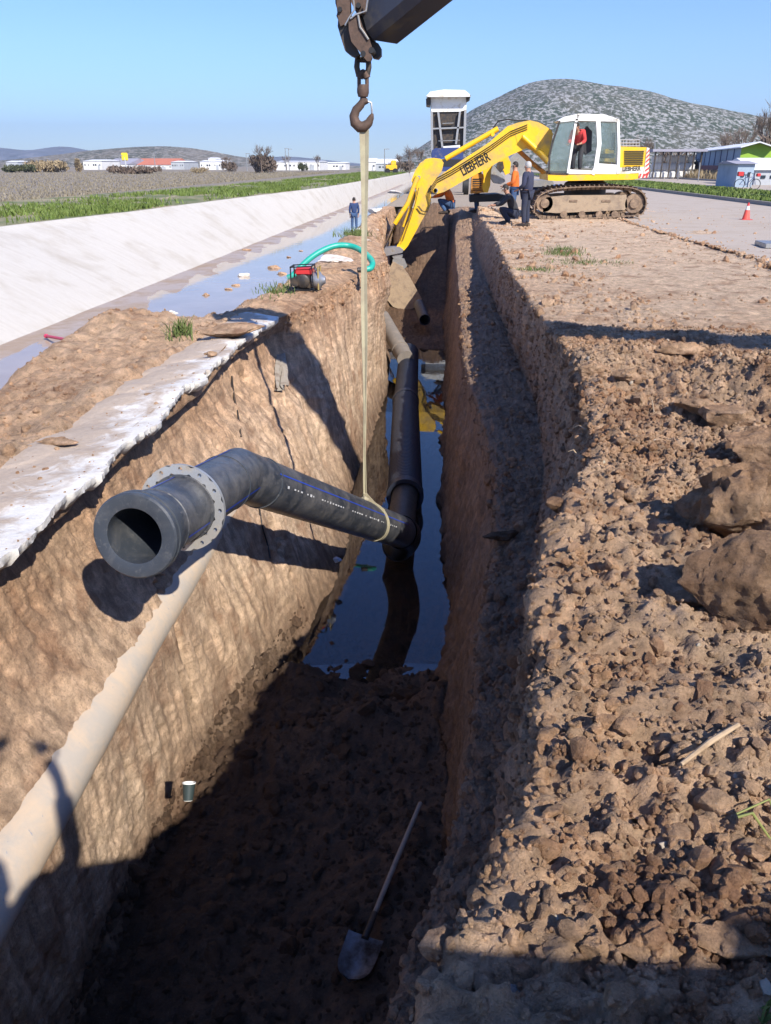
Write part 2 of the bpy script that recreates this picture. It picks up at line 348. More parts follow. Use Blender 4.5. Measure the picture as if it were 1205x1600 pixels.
rough = np.clip((q[:, 0]-1.5)/.8, 0, 1)*np.clip((8.6-y_)/1.4, 0, 1)*np.clip((y_-2.6)/1.0, 0, 1)*top
H += rough*(.02+.13*np.maximum(0, fbm(q*2.2+9, 6, .7, 77)+.1)+.05*d1+.06*d2+.02*crumb_)
H *= 1-.93*np.exp(-((q[:, 2]+1.42)/.26)**2)*np.clip((7.6-y_)/.6, 0, 1)*band(4.5, 7.8, .2)   # the pipe has kept the soil next to it straight
H *= np.clip((9.0-q[:, 0])/.5, 0, 1)                                        # meets the flat ground at its outer edges
H *= np.clip((36-y_)/1.0, 0, 1)
crumb = 0
for k_, (f_, a_) in enumerate(((9, 1), (19, .7), (38, .45))): crumb = crumb+a_*(1-2*np.abs(vnoise(q*f_+k_*3.1, 120+k_)))
H += crumb*(top*(.006+.022*cl)+bench*.018+floor*.014+left*.008+scarp*.012+wallR*.009+wallL*.0055)*np.clip((9-q[:, 0])/.5, 0, 1)
H -= band(2.05, 3.3, .15)*.13*np.clip((10.3-y_)/.3, 0, 1)
# shaped mounds: (x, y, radius x, radius y, height)
mounds = [(-4.15, 9.5, .9, 1.2, .28), (-4.6, 8.0, .9, 1.0, .1), (-1.35, 5.9, .45, .4, .2), (-.6, 5.3, .45, .3, .14), (.05, 5.6, .25, .3, .2), (-1.5, 3.4, .5, 1.2, .12), (-1.2, 5.2, .6, .7, .12),
          (.9, 30.6, 1.3, 1.2, .3), (-.4, 33.2, 1.4, 1.1, .7), (1.5, 7.0, .5, .35, .14), (2.6, 5.9, .8, .6, .2), (3.4, 5.2, .7, .8, .25),
          (-1.9, 12.5, .5, 1, .08), (-1.7, 15.5, .5, 1.2, .08), (-2.3, 19, .5, 1.5, .15), (-2.8, 27, .5, 2, .25)]
Q = q+Nn.reshape(-1, 3)*H[:, None]
for mx, my, rx, ry, h in mounds:
    g = np.exp(-((q[:, 0]-mx)/rx)**2*1.5-((q[:, 1]-my)/ry)**2*1.5); Q[:, 2] += h*g*np.where((z_ < 3.2) | ((z_ > 7.6) & (z_ < 9.05)) | (z_ > 11.8), 1, 0)
# notch in the left wall at the earth corner, soil slipped off
g = np.exp(-((q[:, 1]-10.4)/.35)**2)*band(4, 7.6, .5)*.16; Q[:, 0] -= g
for cx_, w_ in ((9.15, .05), (7.5, .035), (12.6, .06), (5.0, .03)):         # cracks
    g = np.exp(-((q[:, 1]-cx_-.25*streak-.12*q[:, 2])/w_)**2)*band(4.3, 7.6, .5)*.07; Q[:, 0] -= g
tint = A.reshape(-1, 3).copy()
tint[:, 0] += wallL*.25*fbm(q*np.array([.5, .7, 1.2])+5, 4, .6, 91)+top*.14*fbm(q*.7, 3, .5, 92)
tint[:, 0] += top*np.clip((y_-6)/8, 0, 1)*.35+wallL*.12-top*rough*.25
tint[:, 0] += band(5.2, 8.0, .4)*np.clip((y_-4)/10, 0, 1)*.1
wetf = fbm(q*1.1, 4, .6, 93)
tint[:, 1] = np.clip(tint[:, 1]+floor*.1*wetf+wallR*.25*wetf+rough*.25*np.clip(fbm(q*2.2, 3, .6, 94)+.1, 0, 1)+wallL*np.clip(.12+.35*fbm(q*2+3, 4, .6, 95)-.2, 0, .4)*band(3.5, 5.6, .6), 0, 1)
tint = np.clip(tint, 0, 1)
ter = mesh_np('earth_banks_and_trench', Q, grid_faces(NR, NC), M['soil']); tag(ter, kind='structure')
ca = ter.data.color_attributes.new('soil', 'FLOAT_COLOR', 'POINT'); ca.data.foreach_set('color', np.concatenate([tint, np.clip(wallL+wallR*.7+.5*scarp, 0, 1)[:, None]], 1).astype(np.float32).ravel())
QG = Q.reshape(NR, NC, 3); ZG = zone
def ground_at(x, y, zmin=8.2 if False else 11.8, zmax=99):
    """nearest terrain vertex inside a band of the section"""
    i = int(np.argmin(abs(ys-y))); m = (uid >= zmin) & (uid <= zmax); row = QG[max(0, i-1):i+2][:, m].reshape(-1, 3)
    k = np.argmin((row[:, 0]-x)**2+(row[:, 1]-y)**2); return Vector(row[k])
def wall_at(y, z, zmin, zmax):
    i = int(np.argmin(abs(ys-y))); m = (uid >= zmin) & (uid <= zmax); row = QG[i, m]; return Vector(row[np.argmin(abs(row[:, 2]-z))])

# ------------------------------------------------------------------ flat ground round it, canal lining, roads, water
gm, t, b = newmat('dry_field'); tc = N(t, 'TexCoord'); ob = tc.outputs['Object']
c = mix(t, noise(t, .09, 8, .6, ob).outputs[0], (.30, .245, .19), (.40, .33, .25))
sx = N(t, 'SeparateXYZ'); t.links.new(ob, sx.inputs[0]); lt = N(t, 'Math', operation='LESS_THAN'); t.links.new(sx.outputs[0], lt.inputs[0]); lt.inputs[1].default_value = -8
c = mix(t, lt.outputs[0], c, mix(t, noise(t, .5, 8, .7, ob).outputs[0], (.17, .145, .115), (.30, .265, .225)))
g1 = N(t, 'Math', operation='GREATER_THAN'); t.links.new(sx.outputs[0], g1.inputs[0]); g1.inputs[1].default_value = 32
c = mix(t, g1.outputs[0], c, mix(t, noise(t, .3, 8, .7, ob).outputs[0], (.12, .11, .06), (.24, .2, .13)))
t.links.new(c, b.inputs['Base Color']); b.inputs['Roughness'].default_value = 1; b.inputs['Specular IOR Level'].default_value = .1
t.links.new(bumpn(t, noise(t, 4, 8, .7, ob).outputs[0], .08), b.inputs['Normal']); M['field'] = gm
mb = MB()
def quad(mb, x0, x1, y0, y1, z): mb.add([(x0, y0, z), (x1, y0, z), (x1, y1, z), (x0, y1, z)], [(0, 1, 2, 3)])
EX = 6000; YC = 420
quad(mb, 9, EX, -EX, 36, 0); quad(mb, -2.7, EX, 36, YC, 0); quad(mb, -EX, -14.2, -EX, YC, 0); quad(mb, -EX, EX, YC, EX, 0); quad(mb, -14.2, 9, -EX, -4, 0)
tag(mb.build('ground', M['field']), kind='structure')
# bare earth spread over the working strip left of the road, beyond the trench
M['dusty'] = pmat('dusty_bank_soil', (.4, .32, .235), .95, dirt=(.27, .2, .14), dirtamt=.5, dscale=.8, bump=.03, bscale=9)
# concrete
def concrete(name, a, bcol, stain, sc=1.0, bmp=.006):
    m, t, b = newmat(name); tc = N(t, 'TexCoord'); ob = tc.outputs['Object']
    n1 = noise(t, .7*sc, 9, .65, ob, .4); n2 = noise(t, 6*sc, 8, .7, ob); n3 = noise(t, 60, 5, .7, ob)
    mp = N(t, 'Mapping'); t.links.new(ob, mp.inputs[0]); mp.inputs['Scale'].default_value = (.25, 2.2, .25); n4 = noise(t, 3, 6, .6, mp.outputs[0])
    c = mix(t, n2.outputs[0], a, bcol); c = mix(t, ramp(t, n1.outputs[0], [(.5, 0.), (.7, .75)]).outputs[0], c, stain)
    c = mix(t, ramp(t, n4.outputs[0], [(.48, 0.), (.75, .4)]).outputs[0], c, stain)
    c = mix(t, ramp(t, n3.outputs[0], [(.28, .35), (.42, 0.)]).outputs[0], c, (.2, .17, .14))
    t.links.new(c, b.inputs['Base Color']); b.inputs['Roughness'].default_value = .9; b.inputs['Specular IOR Level'].default_value = .25
    nn = bumpn(t, n2.outputs[0], bmp*2, .6); t.links.new(bumpn(t, n3.outputs[0], bmp, .6, nn), b.inputs['Normal']); return m
M['lining'] = concrete('canal_concrete', (.46, .43, .385), (.54, .51, .46), (.38, .335, .275))
M['road'] = concrete('pale_pavement', (.37, .31, .255), (.45, .385, .32), (.33, .26, .195), 1.2)
TOPL = [Pz(-500, 415, 0), Pz(0, 355, 0), Pz(100, 343, 0), Pz(200, 332, 0), Pz(300, 319, 0), Pz(400, 306, 0), Pz(500, 294, 0), Pz(620, 278, 0)]
ly = [-4, 10]+[p.y for p in TOPL[1:]]+[YC]; lx = [-11.9, -11.9]+[min(p.x, -9.5) for p in TOPL[1:]]+[-9.6]
yc = np.concatenate([np.arange(-4, 40, .25), np.geomspace(40, YC, 120)]); tx = np.interp(yc, ly, lx)
V = []; 
for i, y in enumerate(yc):
    x0 = tx[i]; x1 = -8.95
    prof = [(-14.25, -.02), (x0-.35, -.02), (x0, .02), (x0+.06, -.03)]+[(x0+.06+(x1-x0-.06)*k/10, -.03+(CANAL_Z-.02+.03)*(k/10)**1.12) for k in range(1, 10)]+[(x1-.02, CANAL_Z-.035), (x1, CANAL_Z-.05), (-4.4, CANAL_Z-.06)]
    if y > 35.5: prof += [(-3.4, -.6), (-2.65, .01)]
    else: prof += [(-4.3, CANAL_Z-.4), (-4.2, CANAL_Z-.5)]
    V += [(a, y, z) for a, z in prof]
npf = len(prof); V = np.array(V); V[:, 2] += .012*fbm(V*np.array([.6, .25, 1]), 3, .5, 5)
canal = mesh_np('canal_lining', V, grid_faces(len(yc), npf), M['lining']); tag(canal, kind='structure')
# canal water
def water(name, col, rough, bsc, bd, lumpcol=None, ior=1.33):
    m, t, b = newmat(name); tc = N(t, 'TexCoord'); ob = tc.outputs['Object']
    n1 = noise(t, .8, 6, .6, ob)
    c = mix(t, ramp(t, n1.outputs[0], [(.35, 0.), (.65, 1.)]).outputs[0], col, lumpcol or col); t.links.new(c, b.inputs['Base Color'])
    b.inputs['Roughness'].default_value = rough; b.inputs['IOR'].default_value = ior
    t.links.new(bumpn(t, noise(t, bsc, 3, .5, ob).outputs[0], bd, .5), b.inputs['Normal']); return m
M['canalwater'] = water('muddy_canal_water', (.30, .235, .18), .04, 2.5, .004, (.36, .285, .22))
mb = MB(); quad(mb, -9.6, -3.75, -4, YC, CANAL_Z); tag(mb.build('canal_water', M['canalwater']), kind='structure')
M['trenchwater'] = water('dark_trench_water', (.014, .011, .010), .012, 3.0, .0014, (.028, .018, .012), 2.5)
mb = MB(); quad(mb, -1.6, .6, 5.0, 23, WATER_Z); tag(mb.build('trench_water', M['trenchwater']), kind='structure')
yv_ = np.arange(-4, 160, .4); p_ = np.stack([yv_*.35, yv_*0, yv_*0], 1); wr_ = 1.05+.4*fbm(p_, 5, .65, 71)+.25*fbm(p_*5, 3, .6, 72); V = []
for i, y in enumerate(yv_):
    for k in range(8): u_ = k/7; V.append((-9.1+wr_[i]*u_*1.15, y, CANAL_Z+.012*(1-u_)**.7-.0035+.004*math.sin(y*1.7+k)))
tag(mesh_np('silt', np.array(V), grid_faces(len(yv_), 8), pmat('wet_tan_silt', (.40, .305, .22), .35, dirt=(.31, .225, .155), dirtamt=.5, dscale=.7, bump=.004, bscale=9)), kind='structure')
# silt banks and low mud shoals standing just out of the canal water
# pavement on the right, median with kerbs, far road
mb = MB(); ye = np.arange(-4, 260, .5); e = 5.75+.25*fbm(np.stack([ye*.5, ye*0, ye*0], 1), 4, .6, 9)
V = []; 
for i, y in enumerate(ye): V += [(e[i], y, .008), (14.2, y, .008)]
M['lot'] = M['road']
V = np.array(V); V[:, 2] += np.repeat(np.where(ye < 36, .03, 0), 2)*np.tile([1, 1], len(ye))
tag(mesh_np('paved_road', V, grid_faces(len(ye), 2), M['road']), kind='structure')
mb = MB(); quad(mb, 19.9, 30, -4, 300, .008); tag(mb.build('far_road', M['road']), kind='structure')
M['kerb'] = concrete('kerb_concrete', (.27, .25, .22), (.36, .33, .3), (.2, .17, .13), 2)
M['medgrass'] = pmat('grassy_soil', (.06, .085, .018), .95, dirt=(.13, .1, .055), dirtamt=.35, dscale=.6, bump=.04, bscale=10)
mb = MB(); mb.box((14.28, 128, .07), (.16, 264, .2)); mb.box((19.9, 128, .07), (.16, 264, .2)); mb.box((30.1, 128, .07), (.2, 264, .24)); tag(mb.build('kerb', M['kerb']), kind='structure')
mb = MB(); quad(mb, 14.36, 19.82, -4, 260, .13); tag(mb.build('median', M['medgrass']), kind='structure')

# broken concrete slab edge along the trench (the canal's bank top)
yl = np.arange(-4, 10.35, .018); e = np.interp(yl, ys, rail(LIP)[0]); dl = np.interp(yl, ys, r_D[0])-.12
pp = np.stack([yl, yl*0, yl*0], 1); e = e+.055*fbm(pp*2.2, 3, .6, 3)+.022*fbm(pp*11, 5, .75, 4)+.03*np.round(fbm(pp*4, 2, .5, 6)*2.2)
dl = dl+.12*fbm(pp*1.3, 4, .6, 8); e = np.where(yl > 10.0, e-(yl-10.0)*1.4, e)
nc = 46; V = []; en = fbm(pp*38, 4, .7, 401); en2 = fbm(pp*17, 4, .7, 402)
for i, y in enumerate(yl):
    for k in range(nc+1):
        u = k/nc; V.append((dl[i]+(e[i]-dl[i])*u, y, -.155-.07*(1-u)**2))
    V.append((e[i]-.012*en[i], y, -.19+.02*en[i])); V.append((e[i]-.05-.06*abs(en2[i]), y, -.245+.05*en2[i])); V.append((e[i]-.34, y, -.29))
V = np.array(V); w_ = fbm(V*np.array([1.2, 1.2, 0]), 4, .6, 13); V[:, 2] += .035*w_+.006*fbm(V*np.array([5, 5, 3]), 3, .5, 14)
tz = domes(V[:, 0]/.22, V[:, 1]/.3, 33, .22); V[:, 2] += .02*tz
sm_, t, b = newmat('broken_white_concrete'); tc = N(t, 'TexCoord'); ob = tc.outputs['Object']
at = N(t, 'Attribute', attribute_name='soil'); sp = N(t, 'SeparateColor'); t.links.new(at.outputs['Color'], sp.inputs[0])
n1 = noise(t, 3.2, 10, .7, ob, .5); n2 = noise(t, 22, 8, .75, ob)
f = N(t, 'Math', operation='ADD'); t.links.new(n1.outputs[0], f.inputs[0]); t.links.new(sp.outputs[0], f.inputs[1])
wc = mix(t, n2.outputs[0], (.60, .575, .53), (.72, .69, .64)); dc = mix(t, n2.outputs[0], (.27, .19, .13), (.52, .41, .31))
c = mix(t, ramp(t, f.outputs[0], [(.5, 0.), (.66, .85)]).outputs[0], wc, dc); c = mix(t, ramp(t, noise(t, 9, 8, .7, ob).outputs[0], [(.56, 0.), (.66, .5)]).outputs[0], c, (.40, .30, .22))
t.links.new(c, b.inputs['Base Color']); b.inputs['Roughness'].default_value = .95; b.inputs['Specular IOR Level'].default_value = .2
nn = bumpn(t, n1.outputs[0], .03, .7); t.links.new(bumpn(t, n2.outputs[0], .012, .8, nn), b.inputs['Normal'])
slab = mesh_np('concrete_slab', V, grid_faces(len(yl), nc+4), sm_)
u = np.tile(np.concatenate([np.arange(nc+1)/nc, [1, 1, 1]]), len(yl)); ca = slab.data.color_attributes.new('soil', 'FLOAT_COLOR', 'POINT')
dd = .27*(1-u)**.8-.16*u**4+.09+.10*np.clip(fbm(V*np.array([3, 1.5, 1]), 4, .6, 403), -1, 1)+.10*np.clip(tz, 0, 1); ca.data.foreach_set('color', np.stack([dd, dd, dd, dd*0+1], 1).astype(np.float32).ravel())
slab.data.set_sharp_from_angle(angle=math.radians(50)); tag(slab, kind='structure')

M['clodred'] = soil('reddish_clod_soil', False, .35)
M['clodmid'] = soil('shade_toned_clod_soil', False, .3)  # clod soil darkened, so the bench shade is in its colour
# ------------------------------------------------------------------ loose clods of soil
def ico(n):
    bm = bmesh.new(); bmesh.ops.create_icosphere(bm, subdivisions=n, radius=1); bm.verts.ensure_lookup_table()
    v = np.array([x.co[:] for x in bm.verts]); f = np.array([[x.index for x in g.verts] for g in bm.faces]); bm.free(); return v, f
I2 = ico(2); I3 = ico(3); I4 = ico(4); I5 = ico(5)
def clod_shape(base, s, a=.45, cut=3):
    v, f = base; r = np.random.default_rng(s); v = v*1.0; o = r.random(3)*50
    w = v*(1+a*fbm(v*1.1+o, 3, .6, 3)[:, None]*1.3+a*.45*(1-2*np.abs(fbm(v*3+o, 4, .6, 8)))[:, None])
    for k in range(cut):                                     # broken flat faces
        n = r.normal(size=3); n /= np.linalg.norm(n); d = w@n; h = r.uniform(.5, .8); w -= np.outer(np.maximum(d-h, 0)*.95, n)
    return w*np.array([1, r.uniform(.7, 1), r.uniform(.55, .85)]), f
def rotm(r, n):
    q = r.normal(size=(n, 4)); q /= np.linalg.norm(q, axis=1)[:, None]; a, b, c, d = q.T
    return np.stack([1-2*(c*c+d*d), 2*(b*c-a*d), 2*(b*d+a*c), 2*(b*c+a*d), 1-2*(b*b+d*d), 2*(c*d-a*b), 2*(b*d-a*c), 2*(c*d+a*b), 1-2*(b*b+c*c)], 1).reshape(n, 3, 3)
I1 = ico(1)
def scatter(name, pts, sizes, mat, seed, base=I2, nvar=8, label=None, cat='soil'):
    r = np.random.default_rng(seed); var = [clod_shape(base, seed*10+k) for k in range(nvar)]; Vs = []; Fs = []; off = 0
    pick = r.integers(0, nvar, len(pts)); Rm = rotm(r, len(pts))
    for k in range(nvar):
        m = pick == k
        if not m.any(): continue
        v, f = var[k]; vv = np.einsum('nij,vj->nvi', Rm[m], v)*sizes[m][:, None, None]+pts[m][:, None, :]
        n = m.sum(); Vs.append(vv.reshape(-1, 3)); Fs.append((f[None]+np.arange(n)[:, None, None]*len(v)).reshape(-1, 3)+off); off += n*len(v)
    o = mesh_np(name, np.concatenate(Vs), np.concatenate(Fs), mat, smooth=False); tag(o, label, cat, kind='stuff'); return o
def pickpts(n, z0, z1, y0, y1, x0=-99, x1=99, pw=1.0, seed=1, mask=None):
    r = np.random.default_rng(seed)
    m = (z_ >= z0) & (z_ <= z1) & (y_ >= y0) & (y_ <= y1) & (Q[:, 0] > x0) & (Q[:, 0] < x1)
    idx = np.nonzero(m)[0]; w = np.gradient(ys)[idx//NC]**pw
    if mask is not None: w = w*mask[idx]
    w = w/w.sum(); k = r.choice(idx, n, p=w); return Q[k]+r.normal(size=(n, 3))*.006, r
def sizes(r, n, a, b, k=2.6): return a*(1-r.random(n)*(1-(b/a)**-k))**(-1/k)
pm = np.clip(.15+1.2*fbm(q*1.4+5, 4, .6, 300)+.4, .03, 1)
pts, r = pickpts(46000, 11.8, 13.4, .4, 8.8, x1=4.4, pw=.5, seed=3, mask=pm); scatter('soil_crumbs', pts, sizes(r, len(pts), .0065, .042, 2.5), M['clod'], 3, label='loose brown soil crumbs scattered over the right bank in the foreground')
pts, r = pickpts(10000, 9.9, 12.0, .3, 18, pw=.5, seed=4); scatter('bench_crumbs', pts, sizes(r, len(pts), .008, .07, 2.4), M['clodmid'], 4, label='soil crumbs darkened as in shade, lying on the shaded bench beside the trench')
pts, r = pickpts(3500, 12.0, 14, 7.5, 34, x1=7, pw=1, seed=5, mask=pm**2); scatter('bank_crumbs', pts, sizes(r, len(pts), .01, .09, 2.2), M['clod'], 5, label='scattered soil lumps on the far sunlit part of the right bank')
pts, r = pickpts(5200, 7.5, 9.05, .5, 7.2, pw=.6, seed=6); scatter('trench_floor_crumbs', pts, sizes(r, len(pts), .01, .09, 2.2), M['clodwet'], 6, label='dark wet soil crumbs covering the trench floor')
pts, r = pickpts(3000, .4, 2.2, 2, 13, pw=.8, seed=7); scatter('heap_crumbs', pts, sizes(r, len(pts), .008, .06, 2.3), M['clod'], 7, label='soil crumbs on the heap between slab and canal')
pts, r = pickpts(1500, 3.2, 4.5, 10.3, 30, pw=1, seed=8); scatter('left_bank_crumbs', pts, sizes(r, len(pts), .01, .07, 2.3), M['clod'], 8, label='soil lumps on the left bank beyond the slab')
k = rng.integers(0, len(V)-1, 500); vs = V[k]; m = vs[:, 2] > -.24; pts = vs[m]; rr_ = fbm(pts*1.5, 3, .6, 55) > -.05; pts = pts[rr_]
scatter('slab_crumbs', pts, sizes(np.random.default_rng(9), len(pts), .005, .022), M['clod'], 9, label='dry soil crumbs lying on the broken white slab')
pts, r = pickpts(110, 11.8, 13.6, .4, 9, x1=4.5, pw=.6, seed=12); scatter('pebbles', pts, sizes(r, len(pts), .007, .03), pmat('pale_pebble', (.36, .3, .23), .8, dirt=(.27, .27, .2), dirtamt=.4, dscale=20), 12, label='small pale pebbles among the soil of the right bank', cat='pebbles')

def clod(loc, size, label, seed, mat=None, sc=(1, 1, 1), rz=0, name='earth_clod', group=None, base=I5, cat='clod', a=.5, cut=9):
    v, f = clod_shape(base, seed, a, cut); v = v*size*np.array(sc)
    k_ = min(1, size/.12); nz = fbm(v*(5/size)*.5+seed, 6, .75, 4)*size*.08+k_*((2*np.abs(vnoise(v*14+seed, 9))-.6)*.011+(2*np.abs(vnoise(v*29+seed, 5))-.6)*.007+(2*np.abs(vnoise(v*58+seed, 6))-.6)*.004); v = v*(1+(nz/np.linalg.norm(v, axis=1))[:, None])
    o = mesh_np(name, v, f, mat or M['clod']); o.location = loc; o.rotation_euler = (0, 0, rz); o.data.set_sharp_from_angle(angle=math.radians(50)); return tag(o, label, cat, group)
def on(px, py, z=0, lift=0):
    p = Pz(px, py, z); g = ground_at(p.x, p.y); p = Pz(px, py, g.z); g = ground_at(p.x, p.y); return V3((p.x, p.y, g.z+lift))
clod(on(1165, 975, .1, .16), .30, 'large square-cut reddish clod at the right edge, biggest of the bank', 21, sc=(.8, .8, 1.25), rz=.5, cut=14, mat=M['clodred'])
clod(on(1150, 830, .1, .13), .23, 'large brown clod behind the biggest one at the right edge', 22, sc=(.9, .8, 1.2), cut=12, mat=M['clodred'])
clod(on(1195, 735, .1, .08), .22, 'brown clod cut by the right edge, uphill of the big clods', 23, sc=(1, .9, 1.1))
clod(on(1078, 950, .05, .03), .085, 'small flat clod left of the biggest square-cut clod', 24, sc=(1.3, .8, .7))
clod(on(1195, 860, .1, .06), .15, 'dark clod wedged at the right edge between the two largest', 25)
clod(on(1060, 560, .02, .04), .13, 'low clod just in front of the long shadow on the bank', 26, sc=(1.4, .8, .7), base=I4)
clod(on(920, 585, .03, .05), .15, 'pale crumbling clod on the bank corner above the trench bench', 27, sc=(1.2, 1, .8))
clod(on(975, 590, .03, .03), .12, 'brown clod second from the bank corner', 28, base=I4)
clod(on(1105, 610, .03, .03), .14, 'reddish lump in the rough patch left of the right edge', 29, sc=(1.3, 1, .8), base=I4)
clod(on(1150, 640, .03, .06), .17, 'rounded red-brown lump in the rough patch', 30, base=I4)
clod(on(1110, 730, .03, .03), .13, 'dark red clod in front of the rough patch', 31, base=I4)
clod(on(1000, 625, .03, .02), .10, 'brown lump between bank corner and rough patch', 32, base=I4)
clod(on(930, 1500, .0, .02), .05, 'knobbly sunlit clod in the bottom shadow', 34, sc=(1, .8, .9), a=.6)
clod(on(1010, 1475, .0, .02), .055, 'broad sunlit clod right of the knobbly one in the bottom shadow', 35, sc=(1.3, .8, .7))
clod(on(1150, 1470, .0, .03), .075, 'wide clod near the bottom right corner', 36, sc=(1.2, 1, .7))
clod(on(860, 1420, .0, .01), .033, 'small pale clod on the edge of the bottom shadow', 37, sc=(.8, 1.6, .8))
clod(on(820, 1530, .0, .01), .04, 'tan lump standing on a grey stone at the bottom', 38, sc=(.8, .8, 1.3))
clod(on(795, 1555, .0, .0), .04, 'smooth grey stone at the bottom of the picture', 39, M['clodgrey'], sc=(1.3, .8, .6), name='stone', cat='stone', a=.15, cut=1)
clod(on(960, 1580, .0, .0), .045, 'clod cut by the lower edge right of the grey stone', 40)
# chunks in the trench and on the left
clod(Pz(517, 1135, -2.8), .19, 'large wet clod on the dark trench floor near the water', 41, M['clodwet'], sc=(1.3, .9, .8))
clod(Pz(600, 1082, -2.93), .09, 'wet clod at the near end of the pool', 42, M['clodwet'])
clod(Pz(650, 1095, -2.9), .16, 'broad wet lump damming the near end of the pool', 43, M['clodwet'], sc=(1.3, .8, .8))
clod(Pz(560, 1050, -2.95), .10, 'rounded wet lump at the left shore of the pool', 44, M['clodwet'])
clod(Pz(788, 838, -1.0), .11, 'dark clod sticking out of the shaded bench', 46, M['clodwet'], sc=(1.2, .8, .6))
M['rubble'] = pmat('white_broken_concrete', (.66, .62, .56), .9, dirt=(.4, .3, .22), dirtamt=.4, dscale=5, bump=.01)
clod(Pz(365, 513, -.06), .2, 'flat tan rock lying across the far end of the white slab', 51, M['clod'], sc=(1.6, 1, .55), base=I4, name='rock', cat='rock')
clod(Pz(330, 553, -.13), .055, 'small brown stone lying alone on the white slab', 52, M['clod'], base=I4, name='stone', cat='stone')
clod(Pz(92, 690, -.16), .09, 'cracked brown clod on the near part of the white slab', 53, M['clod'], sc=(1.6, 1, .35), base=I4)
clod(Pz(236, 617, -.16), .05, 'small crusty clod mid way along the white slab', 54, M['clod'], sc=(1.4, 1, .4), base=I4)
clod(Pz(292, 527, -.5), .16, 'white concrete lump behind the slab beside green weeds', 55, M['rubble'], sc=(1.5, 1, .6), base=I4, name='concrete_lump', cat='rubble')
for i, (a, b_, s2, lb) in enumerate([(520, 405, .28, 'white broken concrete block under the green hose'), (560, 378, .3, 'whitish slab fragment beside the hanging sling, far side'), (590, 330, .3, 'pale rubble block by the canal edge near the excavator stick'),
                                    (575, 360, .22, 'smaller whitish block in front of the pale rubble'), (617, 300, .3, 'far pale block where canal and trench meet')]):
    p = Pz(a, b_, -.1); clod(p, s2, lb, 60+i, M['rubble'], sc=(1.5, 1.2, .45), base=I4, name='concrete_block', cat='rubble', group='broken concrete blocks on the left bank', a=.3, cut=6)
# mud clumps in the canal water
for i, (a, b_, s2, lb) in enumerate([(268, 489, .13, 'pale round stone standing in the canal water'), (323, 461, .13, 'brown mud clump in canal, left of a group'), (356, 452, .12, 'brown mud clump in canal, near middle'), (368, 446, .12, 'brown mud clump joined to its neighbour in canal'),
        (382, 431, .18, 'pale flat clump in canal shallows'), (290, 500, .09, 'small dark clump in canal beside the pale stone'), (245, 500, .06, 'tiny dark clump in canal, leftmost'), (385, 391, .2, 'dark clump against the canal wall foot'), (428, 419, .28, 'largest mud clump in the canal, near the hose'),
        (440, 428, .16, 'mud clump in front of the largest one'), (384, 471, .08, 'small mud speck near the slab end'), (452, 402, .1, 'dark speck beyond the largest mud clump'), (470, 392, .12, 'far dark mud clump near the wet concrete'), (350, 500, .05, 'tiny pale clump near the slab end')]):
    clod(Pz(a, b_, CANAL_Z+.01), s2*.8, lb, 80+i, M['rubble'] if 'pale' in lb else M['clod'], sc=(1.2, .9, .75), base=I4, name='mud_clump', cat='clump', group='clumps lying in the canal water', a=.6)

# ------------------------------------------------------------------ pipes
def pipe_plastic(name, col, rough, stripe=None, dust=(.2, .18, .16), amt=.4):
    m, t, b = newmat(name); tc = N(t, 'TexCoord'); ob = tc.outputs['Object']
    mp = N(t, 'Mapping'); t.links.new(ob, mp.inputs[0]); mp.inputs['Scale'].default_value = (1, 1, 1)
    n1 = noise(t, 5, 9, .7, ob, .6); n2 = noise(t, 30, 8, .7, ob, 1.2); n3 = noise(t, 160, 3, .6, ob)
    c = mix(t, ramp(t, n1.outputs[0], [(.55-.2*amt, 0.), (.8, .6)]).outputs[0], col, dust)
    c = mix(t, ramp(t, n2.outputs[0], [(.56, 0.), (.66, .35)]).outputs[0], c, dust)
    t.links.new(c, b.inputs['Base Color'])
    rr = ramp(t, n2.outputs[0], [(.3, rough), (.7, min(1, rough+.3))]); t.links.new(rr.outputs[0], b.inputs['Roughness'])
    t.links.new(bumpn(t, n3.outputs[0], .0006, .5), b.inputs['Normal']); return m
M['pe'] = pipe_plastic('black_pipe_plastic', (.028, .033, .042), .25, dust=(.22, .205, .19), amt=.7)
M['pe2'] = pipe_plastic('grey_black_pipe_plastic', (.04, .047, .058), .28, dust=(.15, .145, .14), amt=.35)
M['corr'] = pipe_plastic('blue_black_corrugated_plastic', (.014, .018, .03), .36, dust=(.05, .05, .06), amt=.2)
M['stripe'] = pmat('blue_stripe', (.02, .06, .38), .4); M['print'] = pmat('pale_print', (.5, .5, .5), .6)
M['galv'] = pmat('galvanised_steel', (.42, .42, .41), .45, .75, dirt=(.33, .29, .24), dirtamt=.35, dscale=9)
M['grayp'] = pipe_plastic('dusty_grey_pipe', (.17, .15, .13), .7, dust=(.33, .27, .21), amt=.6)
M['mudpipe'] = pmat('wet_mud_coat', (.05, .032, .02), .12, dirt=(.075, .05, .03), dirtamt=.5, dscale=6, bump=.006, bscale=14)
RP = .19
A0 = Pd(210, 838, 3.98); EL = Pd(372, 742, 5.5); B0 = Pd(640, 836, 9.45)
ax = (EL-A0).normalized(); L1 = (EL-A0).length
root = thing('hanging_pipe', EL, 'black angled plastic pipe with flange hanging from the sling over the trench', 'pipe')
